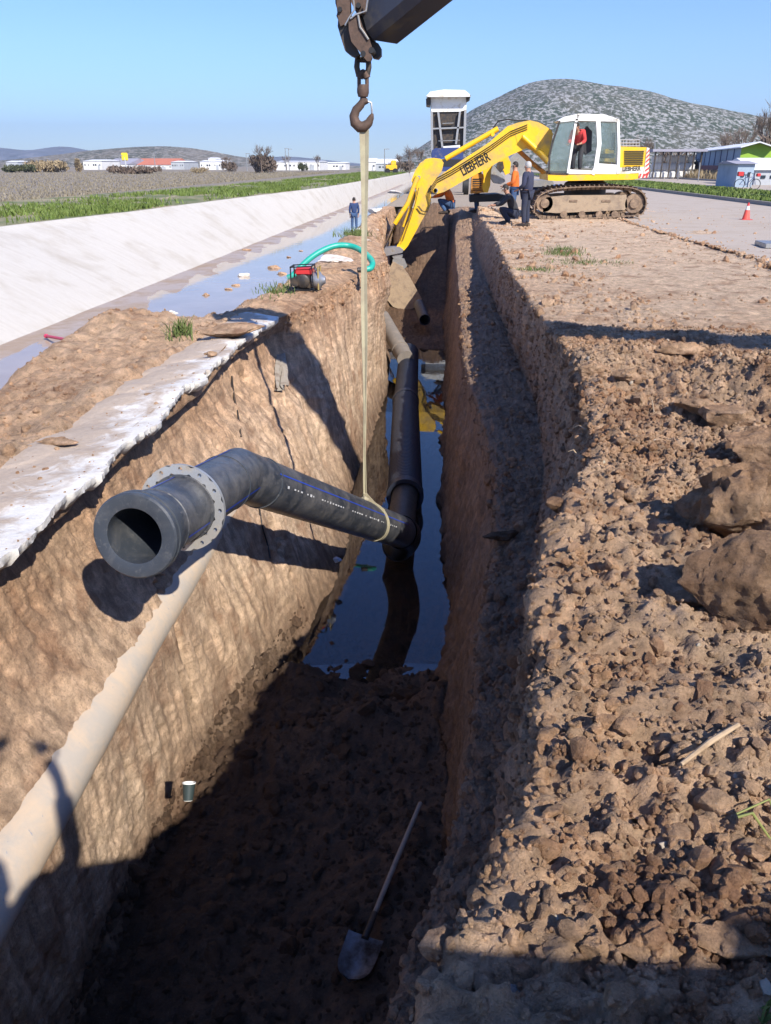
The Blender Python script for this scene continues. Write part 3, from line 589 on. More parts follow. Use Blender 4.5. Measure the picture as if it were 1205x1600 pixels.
# end collar (stub end): thick lip with a round bore
mb = MB(); mb.lathe(A0, ax, [(.32, .15), (.0, .15), (-.002, .155), (-.002, .222), (.008, .231), (.035, .231), (.037, .224), (.052, .224), (.054, .231), (.075, .231), (.077, .224), (.093, .224), (.10, .205), (.16, .196), (.2, .191)], 72)
mb.build('end_collar', M['pe2'], root, True, 30)
mb = MB(); mb.lathe(A0, ax, [(.2, .19), (.245, .192), (.25, .197), (.262, .197), (.266, .19), (L1, .19)], 72)
mb.build('short_tube', M['pe'], root, True, 30)
mb = MB(); mb.lathe(A0, ax, [(.30, .15), (L1-.1, .15)], 48); mb.build('bore', M['pe2'], root, True)
# flange ring with bolt holes (real holes): build as ring of quads round each hole
def flange(o, ax, r0, r1, nh, rh, rb, th):
    o = Vector(o); ax = ax.normalized(); Nv = ax.cross(Vector((0, 0, 1))).normalized(); B = ax.cross(Nv); mbx = MB(); seg = 8; tot = nh*seg
    def pt(r, a, h): return o+ax*h+(Nv*math.cos(a)+B*math.sin(a))*r
    vs = []; fs = []
    for side, h in ((0, 0), (1, th)):
        for k in range(nh):
            a0 = 2*math.pi*k/nh; da = 2*math.pi/nh; base = len(vs)
            # hole rim (16) and cell outline (16)
            cx = rb
            for j in range(16):
                t_ = 2*math.pi*(j+.5)/16; ca_, sa_ = math.cos(t_), math.sin(t_)
                rr2 = cx+rh*ca_; aa = a0+rh*sa_/cx; vs.append(pt(rr2, aa, h))
            for j in range(16):
                t_ = 2*math.pi*(j+.5)/16; ca_, sa_ = math.cos(t_), math.sin(t_); m_ = max(abs(ca_), abs(sa_)); u_ = ca_/m_; v_ = sa_/m_
                rr2 = (r1 if u_ > 0 else r0)*abs(u_)+cx*(1-abs(u_)); aa = a0+v_*da/2; vs.append(pt(rr2, aa, h))
            for j in range(16): fs.append((base+j, base+(j+1) % 16, base+16+(j+1) % 16, base+16+j))
        if side == 0: n0 = len(vs)
    for k in range(nh):
        b0_ = k*32
        for j in range(16): fs.append((b0_+j, b0_+(j+1) % 16, n0+b0_+(j+1) % 16, n0+b0_+j))
    mbx.add(vs, fs); mbx.lathe(o, ax, [(0, r1), (th, r1)], 96); mbx.lathe(o, ax, [(0, r0), (th, r0)], 96); return mbx
FO = A0+ax*.60; mbf = flange(FO, ax, .205, .264, 12, .0125, .237, .026)
fl = mbf.build('flange_ring', pmat('flange_steel', (.50, .50, .485), .42, .6, dirt=(.36, .31, .25), dirtamt=.4, dscale=9), root, True, 30)
mb = MB(); mb.lathe(FO, ax, [(-.012, .19), (-.012, .203), (.0, .206), (.03, .206), (.035, .19)], 72); mb.build('flange_seat', M['pe'], root, True, 30)
# long tube, mitred elbow
axl = (B0-EL).normalized(); L2 = (B0-EL).length
def mitre(p0, p1, a, bdir, r, n=72, start=None):
    """tube p0->p1 ending on the bisecting plane between a (its own axis) and bdir"""
    a = a.normalized(); pn = (a-bdir.normalized()); pn = (a+(-bdir.normalized())); nrm = (a+bdir.normalized()).normalized()
    U = a.cross(Vector((0, 0, 1))).normalized(); B = a.cross(U); vs = []
    for k in range(n):
        t_ = 2*math.pi*k/n; d = (U*math.cos(t_)+B*math.sin(t_))*r; vs.append(p0+d)
    for k in range(n):
        t_ = 2*math.pi*k/n; d = (U*math.cos(t_)+B*math.sin(t_))*r; q0 = p0+d; s_k = (p1-q0).dot(nrm)/a.dot(nrm); vs.append(q0+a*s_k)
    return vs, [(k, (k+1) % n, n+(k+1) % n, n+k) for k in range(n)]
bpy.data.objects.remove([c for c in root.children if c.name.startswith('short_tube')][0])
mb = MB(); mb.lathe(A0, ax, [(.2, .19), (.245, .192), (.25, .197), (.262, .197), (.266, .19), (.9, .19)], 72)
vs, fs = mitre(A0+ax*.9, EL, ax, axl, RP); mb.add(vs, fs); mb.build('short_tube', M['pe'], root, True, 30)
STUB = Pd(634, 800, 10.3); STUB = V3((STUB.x, STUB.y, -2.8)); sdir = (Pz(633, 770, -2.78)-V3((B0.x, B0.y, -2.62))).normalized()
ELB = B0+axl*.05
mb = MB(); vs, fs = mitre(B0-axl*.35, EL, -axl, -ax, RP); mb.add(vs, fs); mb.build('long_tube', M['pe'], root, True, 30)
mb = MB(); mb.lathe(EL+0*ax, axl, [(.325, RP), (.325, RP+.008), (.34, RP+.008), (.34, RP)], 64); mb.build('weld_bead', M['pe2'], root, True); mb = MB(); mb.lathe(EL, ax, [(-.3, RP), (-.3, RP+.006), (-.29, RP+.006), (-.29, RP)], 64)
mb.build('weld_bead', M['pe2'], root, True)
# end elbow in black fittings then the short stub that enters the corrugated pipe
C0 = Pz(633, 772, -2.78)
pts = []; p0 = B0-axl*.36; p1 = B0+axl*.02; p2 = V3((C0.x, B0.y+.25, C0.z)); d2_ = (C0-p2).normalized()
for k in range(9):
    u_ = k/8; pts.append(p0*(1-u_)**2+p1*2*u_*(1-u_)+p2*u_**2)
mb = MB(); mb.tube(pts, RP+.012, 40, False); mb.tube([pts[-1]-(pts[-1]-pts[-2]).normalized()*.02, pts[-1]+d2_*.02], RP+.02, 40, True)
M['pebl'] = pipe_plastic('deep_black_fitting', (.006, .006, .007), .35, dust=(.02, .02, .02), amt=.2)
mb.build('elbow', M['pebl'], root, True, 30)
mb = MB(); mb.tube([pts[-1], C0+d2_*.8], RP, 40); mb.build('inlet_tube', pipe_plastic('muddy_pipe_plastic', (.035, .028, .022), .4, dust=(.14, .1, .07), amt=.6), root, True, 30)
# blue identification stripes and pale print along the tubes
def strip_on(mbx, p0, p1, a, ang, wdt, r, lo=0, hi=1, ref=None):
    a = a.normalized(); U = a.cross(Vector((0, 0, 1))).normalized(); B = U.cross(a)
    vs = []
    for e_ in (lo, hi):
        p = p0+(p1-p0)*e_
        for k in range(5):
            t_ = ang+(k-2)/2*wdt/r/2; vs.append(p+(U*math.cos(t_)+B*math.sin(t_))*(r+.003))
    return mbx.add(vs, [(k, k+1, 6+k, 5+k) for k in range(4)])
mb = MB(); strip_on(mb, A0, EL, ax, math.radians(100), .013, RP, .27/L1, .97)
strip_on(mb, A0, EL, ax, math.radians(-22), .013, RP, .27/L1, .97)
strip_on(mb, EL, B0, axl, math.radians(26), .011, RP, .07, .84); strip_on(mb, EL, B0, axl, math.radians(150), .009, RP, .05, .84)
mb.build('blue_stripe', M['stripe'], root)
mb = MB()
for k in range(46):
    if R.random() < .75:
        l0 = .10+k*.014; strip_on(mb, EL, B0, axl, math.radians(2), .012 if k % 7 else .02, RP, l0, l0+R.uniform(.004, .010))
mb.build('printed_marks', M['print'], root)

# sling and crane hook
SP = None
for k in range(1000):
    p = EL+(B0-EL)*k/1000; v = p-CAM; px_ = 602.5+F*v.dot(rt)/v.dot(fw)
    if px_ > 575: SP = p; break
HK = Py(561, 190, SP.y)                                 # bottom of hook bowl
HK.x = SP.x-.0
def proj(p): v = p-CAM; d = v.dot(fw); return 602.5+F*v.dot(rt)/d, 800-F*v.dot(up)/d
M['web'] = pmat('dusty_webbing', (.42, .38, .25), .9, dirt=(.3, .25, .17), dirtamt=.5, dscale=4, bump=.002, bscale=200)
sroot = thing('lifting_sling', SP+V3((0, 0, .3)), 'long khaki webbing sling from the crane hook to the hanging pipe', 'sling')
def webbing(mbx, pts, wid, nrm, tw=None, th=.006):
    vs = []; fs = []
    for i, p in enumerate(pts):
        t_ = (pts[min(i+1, len(pts)-1)]-pts[max(i-1, 0)]).normalized(); a = tw(i/(len(pts)-1)) if tw else 0; wd = wid(i/(len(pts)-1)) if callable(wid) else wid
        n_ = nrm[i] if isinstance(nrm, list) else nrm; s_v = t_.cross(n_).normalized(); n2_ = s_v.cross(t_).normalized()
        d = s_v*math.cos(a)+n2_*math.sin(a); e_ = -s_v*math.sin(a)+n2_*math.cos(a)
        vs += [p+d*wd/2+e_*th/2, p-d*wd/2+e_*th/2, p-d*wd/2-e_*th/2, p+d*wd/2-e_*th/2]
    for i in range(len(pts)-1):
        for k in range(4): fs.append((i*4+k, i*4+(k+1) % 4, i*4+4+(k+1) % 4, i*4+4+k))
    fs += [(0, 3, 2, 1), tuple(len(vs)-4+k for k in range(4))]
    return mbx.add(vs, fs)
top_ = HK+V3((0, 0, -.02)); knot = SP+V3((-.02, -.10, RP+.10))
for nm, dx, tw0 in (('sling_leg', -.010, .15), ('sling_leg', .012, -.35)):
    mb = MB(); n_ = 60; ptsl = [top_.lerp(knot, k/n_)+V3((dx*(1-k/n_)+.006*math.sin(k*.21+dx*90), .01*math.sin(k*.13), 0)) for k in range(n_+1)]
    webbing(mb, ptsl, lambda u: .052-.022*min(1, u*1.2), V3((0, -1, 0)), lambda u, t0=tw0: t0+(1.15*max(0, u-.35) if t0 > 0 else -.9*max(0, u-.4)), .007); mb.build(nm, M['web'], sroot)
# choke loop round the tube
mb = MB(); U = axl.cross(V3((0, 0, 1))).normalized(); B = U.cross(axl)
ptsl = []; nr_ = []
for k in range(49):
    t_ = 2*math.pi*k/48; d = U*math.cos(t_)+B*math.sin(t_); ptsl.append(SP+axl*(.10-.13*math.sin(t_))+d*(RP+.006)); nr_.append(d)
webbing(mb, ptsl, .06, nr_, None, .008); mb.build('choke_loop', M['web'], sroot)
mb = MB()
for sg in (-1, 1):
    d = (U*math.cos(math.pi/2+sg*.9)+B*math.sin(math.pi/2+sg*.9)); pe_ = SP+axl*(-.02)+d*(RP+.012)
    webbing(mb, [knot+V3((0, 0, .06)), knot.lerp(pe_, .5)+V3((sg*.005, 0, .015)), pe_], .035, V3((0, -1, 0)), None, .01)
mb.tube([knot+V3((-.03, -.01, 0)), knot+V3((0, -.03, .015)), knot+V3((.035, -.01, -.005))], [.018, .03, .016], 10)
mb.build('sling_knot', M['web'], sroot)
# hook: plane facing the viewer
hy = HK.y; sc_ = (HK-CAM).dot(fw)/F
hroot = thing('crane_hook', HK, 'rusty crane hook with latch on a swivel shackle below the boom tip', 'hook')
def hp(zx, zy, dy=0):                                     # helper: direction -> point on the hook plane
    p = Py(460+zx/4.017, zy/4.017, hy+dy); return V3((p.x+(HK.x-Py(561, 190, SP.y).x), p.y, p.z))
mb = MB(); arc_ = [(400, 590), (402, 630), (385, 660), (357, 690), (343, 730), (350, 770), (378, 797), (410, 795), (437, 770), (452, 735), (460, 712)]
mb.tube([hp(*a) for a in arc_], [.022, .03, .033, .036, .04, .044, .046, .043, .035, .024, .01], 14)
mb.tube([hp(400, 640), hp(430, 632)], [.03, .02], 8)
mb.build('hook_body', M['rust'], hroot, True, 60)
mb = MB(); mb.tube([hp(430, 636), hp(452, 645), hp(456, 700), hp(456, 722)], .008, 8); mb.build('latch', M['steel'], hroot, True)
mb = MB(); mb.lathe(hp(400, 608), V3((0, 0, 1)), [(0, .0), (0, .04), (.03, .05), (.06, .05), (.09, .04), (.09, 0)], 20)
mb.build('swivel', M['rust'], hroot, True, 40)
mb = MB()
for a in (hp(376, 575), hp(425, 575)): mb.tube([a, a+V3((0, 0, .0))+V3((0, 0, hp(0, 480).z-hp(0, 575).z))], .016, 10)
mb.tube([hp(372, 575), hp(430, 575)], .024, 10); mb.tube([hp(376, 490), hp(385, 465), hp(400, 458), hp(416, 465), hp(425, 490)], .03, 10); mb.build('lower_shackle', M['rust'], hroot, True, 50)
mb = MB()
for a, b_ in (((365, 365), (372, 480)), ((432, 370), (427, 480))): mb.tube([hp(*a), hp((a[0]+b_[0])/2-(8 if a[0] < 400 else -6), 420), hp(*b_)], [.022, .024, .02], 10)
mb.tube([hp(355, 372), hp(442, 378)], .022, 12); mb.tube([hp(372, 478), hp(427, 478)], .02, 12)
mb.build('upper_shackle', M['darkmetal'], hroot, True, 50)

# buried pale pipe along the left wall
PL = [V3((float(np.interp(y, [-3, 2, 4.4, 7.2], [-2.01, -2.015, -2.105, -2.12])), y, -1.42)) for y in np.linspace(-3, 7.3, 40)]
m, t, b = newmat('dusty_pale_blue_pipe'); ob = N(t, 'TexCoord').outputs['Object']; n1 = noise(t, 4, 9, .7, ob, .4); n2 = noise(t, 14, 6, .7, ob, 1.0)
c = mix(t, ramp(t, n1.outputs[0], [(.4, 0.), (.62, 1.)]).outputs[0], (.42, .37, .31), (.54, .42, .30)); c = mix(t, ramp(t, n2.outputs[0], [(.66, 0.), (.72, .7)]).outputs[0], c, (.14, .2, .3))
t.links.new(c, b.inputs['Base Color']); b.inputs['Roughness'].default_value = .75; t.links.new(bumpn(t, n2.outputs[0], .004, .5), b.inputs['Normal'])
mb = MB(); mb.tube([p+V3((.0, 0, 0)) for p in PL], [.175 for p in PL], 40, False)
tag(mb.build('buried_pipe', m, None, True), 'pale dusty water pipe half buried along the left trench wall', 'pipe')

# corrugated pipe lying in the water
P1 = Pz(633, 776, -2.78); P2 = Pz(634, 628, -2.78); P3 = Pz(639, 552, -2.75)
croot = thing('corrugated_pipe', P1, 'dark blue corrugated pipe lying straight in the trench water', 'pipe')
def corr(p0, p1, r, pitch, d):
    prof = []; L = (p1-p0).length; n = int(L/pitch)
    for k in range(n):
        h = k*pitch; prof += [(h, r-d), (h+pitch*.2, r-d), (h+pitch*.35, r), (h+pitch*.85, r), (h+pitch, r-d)]
    return prof
ax2 = (P2-P1).normalized(); mb = MB(); mb.lathe(P1, ax2, [(.30, .2), (0, .215), (0, .275), (.14, .275), (.15, .255)]+[(h+.15, r_) for h, r_ in corr(P1, P2-ax2*.2, .262, .065, .014)], 56); mb.build('near_section', M['corr'], croot, True, 40)
mb = MB(); mb.lathe(P2, ax2, [(-.06, .25), (-.06, .275), (.1, .275), (.1, .25)], 56); mb.build('coupling', M['corr'], croot, True, 40)
ax3 = (P3-P2).normalized(); mb = MB(); mb.lathe(P2+ax3*.1, ax3, corr(P2, P3, .25, .065, .008)+[((P3-P2).length, .2), ((P3-P2).length, 0)], 56); mb.build('far_section', M['corr'], croot, True, 40)
mb = MB(); G0 = Pz(631, 556, -2.5); G1 = Pz(603, 506, -2.15); dg = (G1-G0).normalized()
mb.tube([G0-dg*.2, G0, G1, G1+dg*.5], .2, 28); mb.tube([G0.lerp(G1, .15), G0.lerp(G1, .2)], .215, 28)
g_ = mb.build('grey_pipe', M['grayp'], None, True, 40); tag(g_, 'short dusty grey pipe coming out of the left wall to the corrugated pipe', 'pipe')
mb = MB(); D0 = Pz(655, 476, -2.5); D1 = Pz(664, 500, -2.6); mb.lathe(D0, (D1-D0), [(0, 0), (0, .17), ((D1-D0).length, .17), ((D1-D0).length, .15), (.1, .15)], 28)
tag(mb.build('pipe_stub', M['corr'], None, True, 40), 'dark pipe end sticking out of the soil below the digging bucket', 'pipe')
# shovel
s0 = Pz(657, 1260, -2.66); s1 = Pz(572, 1470, -2.72); s2 = Pz(556, 1545, -2.76)
sroot = thing('shovel', s1, 'pointed shovel with a wooden handle lying on the dark trench floor', 'shovel')
mb = MB(); d = (s1-s0).normalized(); mb.tube([s0+V3((0, 0, .03)), s0.lerp(s1, .5)+V3((.0, 0, .05)), s1+V3((0, 0, .05))], [.017, .018, .017], 12)
mb.build('handle', pmat('grey_wood', (.34, .28, .22), .8, dirt=(.2, .15, .11), dirtamt=.4, dscale=8, bump=.001), sroot, True, 60)
mb = MB(); mb.tube([s1-d*.16+V3((0, 0, .05)), s1+d*.02+V3((0, 0, .045))], [.019, .024], 12); mb.build('socket', M['darkmetal'], sroot, True)
L = (s2-s1).length; side = d.cross(V3((0, 0, 1))).normalized(); vs = []; fs = []
for i in range(15):
    u_ = i/14; wd = .115*(1-.05*u_) if u_ < .5 else .11*math.sqrt(max(0, 1-((u_-.5)/.5)**2.3))
    for j in range(9):
        a_ = (j-4)/4; zz = .045*(1-math.cos(a_*1.15))*1.2+.02-.02*math.sin(u_*3.1)+(.03*(1-u_)**3)*(1-abs(a_)); vs.append(s1+d*(L*u_)+side*wd*a_+V3((0, 0, zz)))
for i in range(14):
    for j in range(8): fs.append((i*9+j, i*9+j+1, i*9+10+j, i*9+9+j))
mb = MB(); mb.add(vs, fs); n_ = len(vs); mb.add([v-V3((0, 0, .004)) for v in vs], fs)
mb.build('blade', pmat('muddy_blade', (.16, .16, .17), .35, .5, dirt=(.05, .035, .025), dirtamt=.7, dscale=7, bump=.003), sroot, True, 50)
# paper cup stuck in the wall, foot of the sunlit slope
cp = wall_at(3.45, -2.32, 7, 9); cp = Pd(294, 1250, 4.85)
for k in range(200):                                       # walk along the sight line to the wall surface
    p = Pd(294, 1250, 3.6+k*.01); i = int(np.argmin(abs(ys-p.y))); row = QG[i]; mrow = (uid > 5) & (uid < 9); rr_ = row[mrow]; j = np.argmin(abs(rr_[:, 2]-p.z))
    if rr_[j, 0] > p.x-.03 or p.z < rr_[:, 2].min()+.02: cp = p; break
croot2 = thing('paper_cup', cp, 'dark paper cup with white rim and lid lying at the foot of the sunlit wall', 'cup')
dcup = (V3((-.02, .5, .75))).normalized(); mb = MB(); mb.lathe(cp, dcup, [(0, 0), (0, .03), (.1, .04)], 24); mb.build('cup_body', pmat('dark_green_card', (.03, .045, .045), .5), croot2, True, 40)
mb = MB(); mb.lathe(cp, dcup, [(.1, .036), (.1, .043), (.107, .043), (.107, .037), (.02, .03)], 24); mb.lathe(cp, dcup, [(-.004, 0), (-.004, .027), (.001, .03)], 20); mb.build('rim', M['white'], croot2, True, 40)
# small things in the mud
clod(Pz(528, 875, -2.7), .05, 'small bluish stone on the lit shore by the pool', 111, pmat('blue_grey_stone', (.25, .32, .42), .6), base=I3, name='stone', cat='stone')
# hose and pump
M['hose'] = pmat('green_hose', (.02, .36, .27), .4, dirt=(.2, .3, .22), dirtamt=.3, dscale=3)
gz = -.1
hpts = [Pz(448, 432, -.35), Pz(465, 422, -.05), Pz(485, 404, .12), Pz(505, 391, .22), Pz(525, 384, .25), Pz(545, 384, .22), Pz(560, 390, .15), Pz(575, 400, .02), Pz(581, 410, -.06), Pz(579, 419, -.1), Pz(570, 421, -.1)]
def smooth_path(p, k=6):
    out = []
    for i in range(len(p)-1):
        a = p[max(i-1, 0)]; b_ = p[i]; c_ = p[i+1]; d_ = p[min(i+2, len(p)-1)]
        for j in range(k):
            t_ = j/k; out.append(.5*((2*b_)+(c_-a)*t_+(2*a-5*b_+4*c_-d_)*t_*t_+(3*b_-a-3*c_+d_)*t_**3))
    return out+[p[-1]]
base_y = Pz(510, 425, -.15).y
hpts = [Py(a, b_, Y_) for a, b_, Y_ in [(450, 434, 14.2), (458, 430, 14.2), (470, 417, 14.3), (487, 402, 14.4), (505, 391, 14.5), (525, 384, 14.6), (545, 384, 14.7), (560, 389, 14.6), (574, 399, 14.4), (582, 410, 14.2), (579, 419, 14.0), (569, 421, 13.95)]]
hr = thing('suction_hose', hpts[0], 'green suction hose looping over the bank behind the pump', 'hose')
mb = MB(); sp_ = smooth_path(hpts, 10); mb.tube(sp_, [.05+.004*(k % 2) for k in range(len(sp_))], 12); mb.build('tube', M['hose'], hr, True, 60)
mb = MB(); mb.tube([sp_[-1], sp_[-1]+(sp_[-1]-sp_[-3]).normalized()*.12], .045, 12); mb.build('coupling', M['darkmetal'], hr, True)
pc_ = Pz(482, 452, -.1); g = ground_at(pc_.x, pc_.y, 2.5, 4.3); pc_.z = g.z+.02
pr = thing('water_pump', pc_, 'red petrol water pump in a black tube frame on the left bank', 'pump')
mb = MB()
def PP(x, y, z): return pc_+V3((x, y, z))*.88
for y in (-.17, .17):
    mb.tube([PP(-.27, y, .0), PP(-.27, y, .38), PP(.1, y, .4), PP(.12, y, .0), PP(-.27, y, .0)], .013, 8)
for x, z in ((-.27, .38), (.1, .4), (-.27, 0), (.12, 0)): mb.tube([PP(x, -.17, z), PP(x, .17, z)], .013, 8)
mb.build('frame', M['black'], pr, True, 50)
mb = MB(); mb.box(PP(-.06, 0, .30), (.26, .22, .1), None, .02); mb.build('fuel_tank', M['red'], pr, True)
mb = MB(); mb.box(PP(-.06, 0, .13), (.24, .24, .2), None, .02); mb.tube([PP(-.2, -.14, .14), PP(-.2, -.19, .14)], .07, 16); mb.build('engine', M['darkmetal'], pr, True)
mb = MB(); mb.lathe(PP(-.06, -.13, .15), V3((0, -1, 0)), [(0, .1), (.04, .1), (.055, .08), (.055, .0)], 24); mb.build('recoil_cover', M['darkmetal'], pr, True, 40)
mb = MB(); mb.lathe(PP(.08, 0, .15), V3((1, 0, 0)), [(0, .11), (.06, .13), (.12, .13), (.15, .08), (.2, .05), (.2, 0)], 24); mb.tube([PP(.16, 0, .25), PP(.16, 0, .34)], .04, 12); mb.build('pump_housing', M['steel'], pr, True, 40)
mb = MB(); mb.tube([PP(.2, -.13, .0), PP(.2, -.13, .38), PP(.2, .13, .38), PP(.2, .13, 0)], .013, 8); mb.build('handle_bar', pmat('ochre_paint', (.35, .25, .08), .5), pr, True)
# cloth remnant hanging in the wall corner, cable stubs, sticks, stake
def onwall(px, py, z0=3, z1=8.2, d0=4, d1=14):
    best = None
    for k in range(int((d1-d0)/.02)):
        p = Pd(px, py, d0+k*.02); i = int(np.argmin(abs(ys-p.y))); row = QG[i]; mr = (uid > z0) & (uid < z1); rr_ = row[mr]; j = np.argmin(abs(rr_[:, 2]-p.z))
        if rr_[j, 0] >= p.x-.004: return p
    return p
mb = MB(); vs = []; fs = []
a0 = onwall(430, 552); a1 = onwall(431, 605)
for i in range(13):
    for j in range(11):
        u_ = i/12; v_ = j/10-.5; p = a0.lerp(a1, u_)+V3((.09, -.03, 0)); wd = .13+.16*u_
        vs.append(p+V3((.5, .85, 0)).normalized()*(v_*wd)+V3((.03*math.sin(v_*17+u_*3)*(.4+u_), -.02*math.cos(v_*21), .03*math.sin(v_*9)*u_)))
for i in range(12):
    for j in range(10): fs.append((i*11+j, i*11+j+1, i*11+12+j, i*11+11+j))
mb.add(vs, fs); mb.add([v+V3((-.006, .004, 0)) for v in vs], fs)
tag(mb.build('cloth_rag', pmat('grey_cloth', (.3, .26, .21), .95, dirt=(.17, .13, .1), dirtamt=.4, dscale=8, bump=.004), None, True, 80), 'grey crumpled cloth rag hanging from the broken slab corner', 'rag')
def wallpath(pts, off=.02, **k): return [onwall(a, b_, **k)+V3((off, -off*.5, 0)) for a, b_ in pts]
mb = MB(); mb.tube(smooth_path(wallpath([(361, 588), (364, 615), (370, 645), (375, 682)], .012)), .010, 8); tag(mb.build('root', M['darkmetal'], None, True), 'thin dark root running down the wall above the hanging pipe elbow', 'root')
mb = MB(); mb.tube(smooth_path(wallpath([(403, 785), (408, 820), (416, 848), (421, 872)], .012)), .008, 8); tag(mb.build('root', M['darkmetal'], None, True), 'thin dark root on the wall below the hanging pipe', 'root')
M['stick'] = pmat('dry_stick', (.42, .31, .2), .9, dirt=(.25, .17, .1), dirtamt=.4, dscale=15)
a = on(1060, 1215); b_ = on(1146, 1164); mb = MB(); mb.tube([a+V3((0, 0, .025)), a.lerp(b_, .5)+V3((0, 0, .038)), b_+V3((0, 0, .03))], [.006, .009, .007], 8); tag(mb.build('dry_stick', M['stick'], None, True), 'straight pale stick lying on the sunlit soil, lower right', 'stick')
M['stem'] = pmat('green_stem', (.22, .24, .07), .8)
a = on(1152, 1280); b_ = on(1200, 1330); mb = MB(); mb.tube([a+V3((0, 0, .03)), a.lerp(b_, .4)+V3((.0, .01, .07)), b_+V3((0, 0, .04))], [.004, .004, .003], 6)
mb.tube([a+V3((0, .01, .03)), a.lerp(b_, .5)+V3((.05, .06, .08)), b_+V3((.04, .02, .04))], [.003, .003, .002], 6); tag(mb.build('dry_weed', M['stem'], None, True), 'dry greenish weed stems at the lower right edge', 'weed')
for i, (p0_, p1_, lb) in enumerate([((890, 686), (914, 694), 'thin twig poking from the bank edge, upper of two'), ((888, 700), (905, 702), 'thin twig poking from the bank edge, lower of two'), ((1015, 620), (1022, 645), 'small yellow straw standing behind the bank corner')]):
    a = on(*p0_); b_ = on(*p1_); mb = MB(); mb.tube([a+V3((0, 0, .05)), a.lerp(b_, .5)+V3((0, 0, .07)), b_+V3((0, 0, .03))], [.002, .005, .005], 6); tag(mb.build('twig', M['stick'], None, True), lb, 'twig')
a = Pz(72, 525, CANAL_Z+.08); b_ = Pz(128, 535, CANAL_Z+.35); mb = MB(); mb.tube([a, b_], .03, 10); mb.lathe(a, (b_-a), [(-.02, 0), (-.02, .045), (.05, .045), (.05, 0)], 10)
tag(mb.build('stake', pmat('magenta_paint', (.5, .03, .1), .5), None, True, 40), 'magenta painted stake leaning from the soil heap into the canal', 'stake')

# ------------------------------------------------------------------ people
def skin_obj(name, pts, edges, rad, mat, parent, extra=None, mats=None):
    me = bpy.data.meshes.new(name); me.from_pydata(pts, edges, []); o = bpy.data.objects.new(name, me); COL.objects.link(o)
    md = o.modifiers.new('s', 'SKIN'); md.use_smooth_shade = True
    for i, r in enumerate(rad):
        sv = me.skin_vertices[0].data[i]; sv.radius = r if isinstance(r, tuple) else (r, r)
        sv.use_root = (i == 0)
    o.modifiers.new('d', 'SUBSURF').levels = 2
    dg = bpy.context.evaluated_depsgraph_get(); dg.update(); ev = bpy.data.meshes.new_from_object(o.evaluated_get(dg)); COL.objects.unlink(o); bpy.data.objects.remove(o)
    if extra:
        bm = bmesh.new(); bm.from_mesh(ev)
        for mbx, mi in extra:
            vv = [bm.verts.new(v) for v in mbx.v]
            for f in mbx.f:
                try: g = bm.faces.new([vv[i] for i in f]); g.material_index = mi; g.smooth = True
                except ValueError: pass
        bm.to_mesh(ev); bm.free()
    ev.name = name
    for m_ in (mats or [mat]): ev.materials.append(m_)
    o = bpy.data.objects.new(name, ev); COL.objects.link(o); o.parent = parent; return o
M['skin'] = pmat('skin', (.42, .22, .14), .55); M['hair'] = pmat('dark_hair', (.02, .014, .01), .7, bump=.002); M['greyhair'] = pmat('grey_hair', (.4, .39, .37), .7, bump=.002); M['boots'] = pmat('dark_boots', (.03, .022, .018), .7, dirt=(.2, .14, .09), dirtamt=.4)
M['eye'] = pmat('eye_dark', (.01, .008, .007), .3)
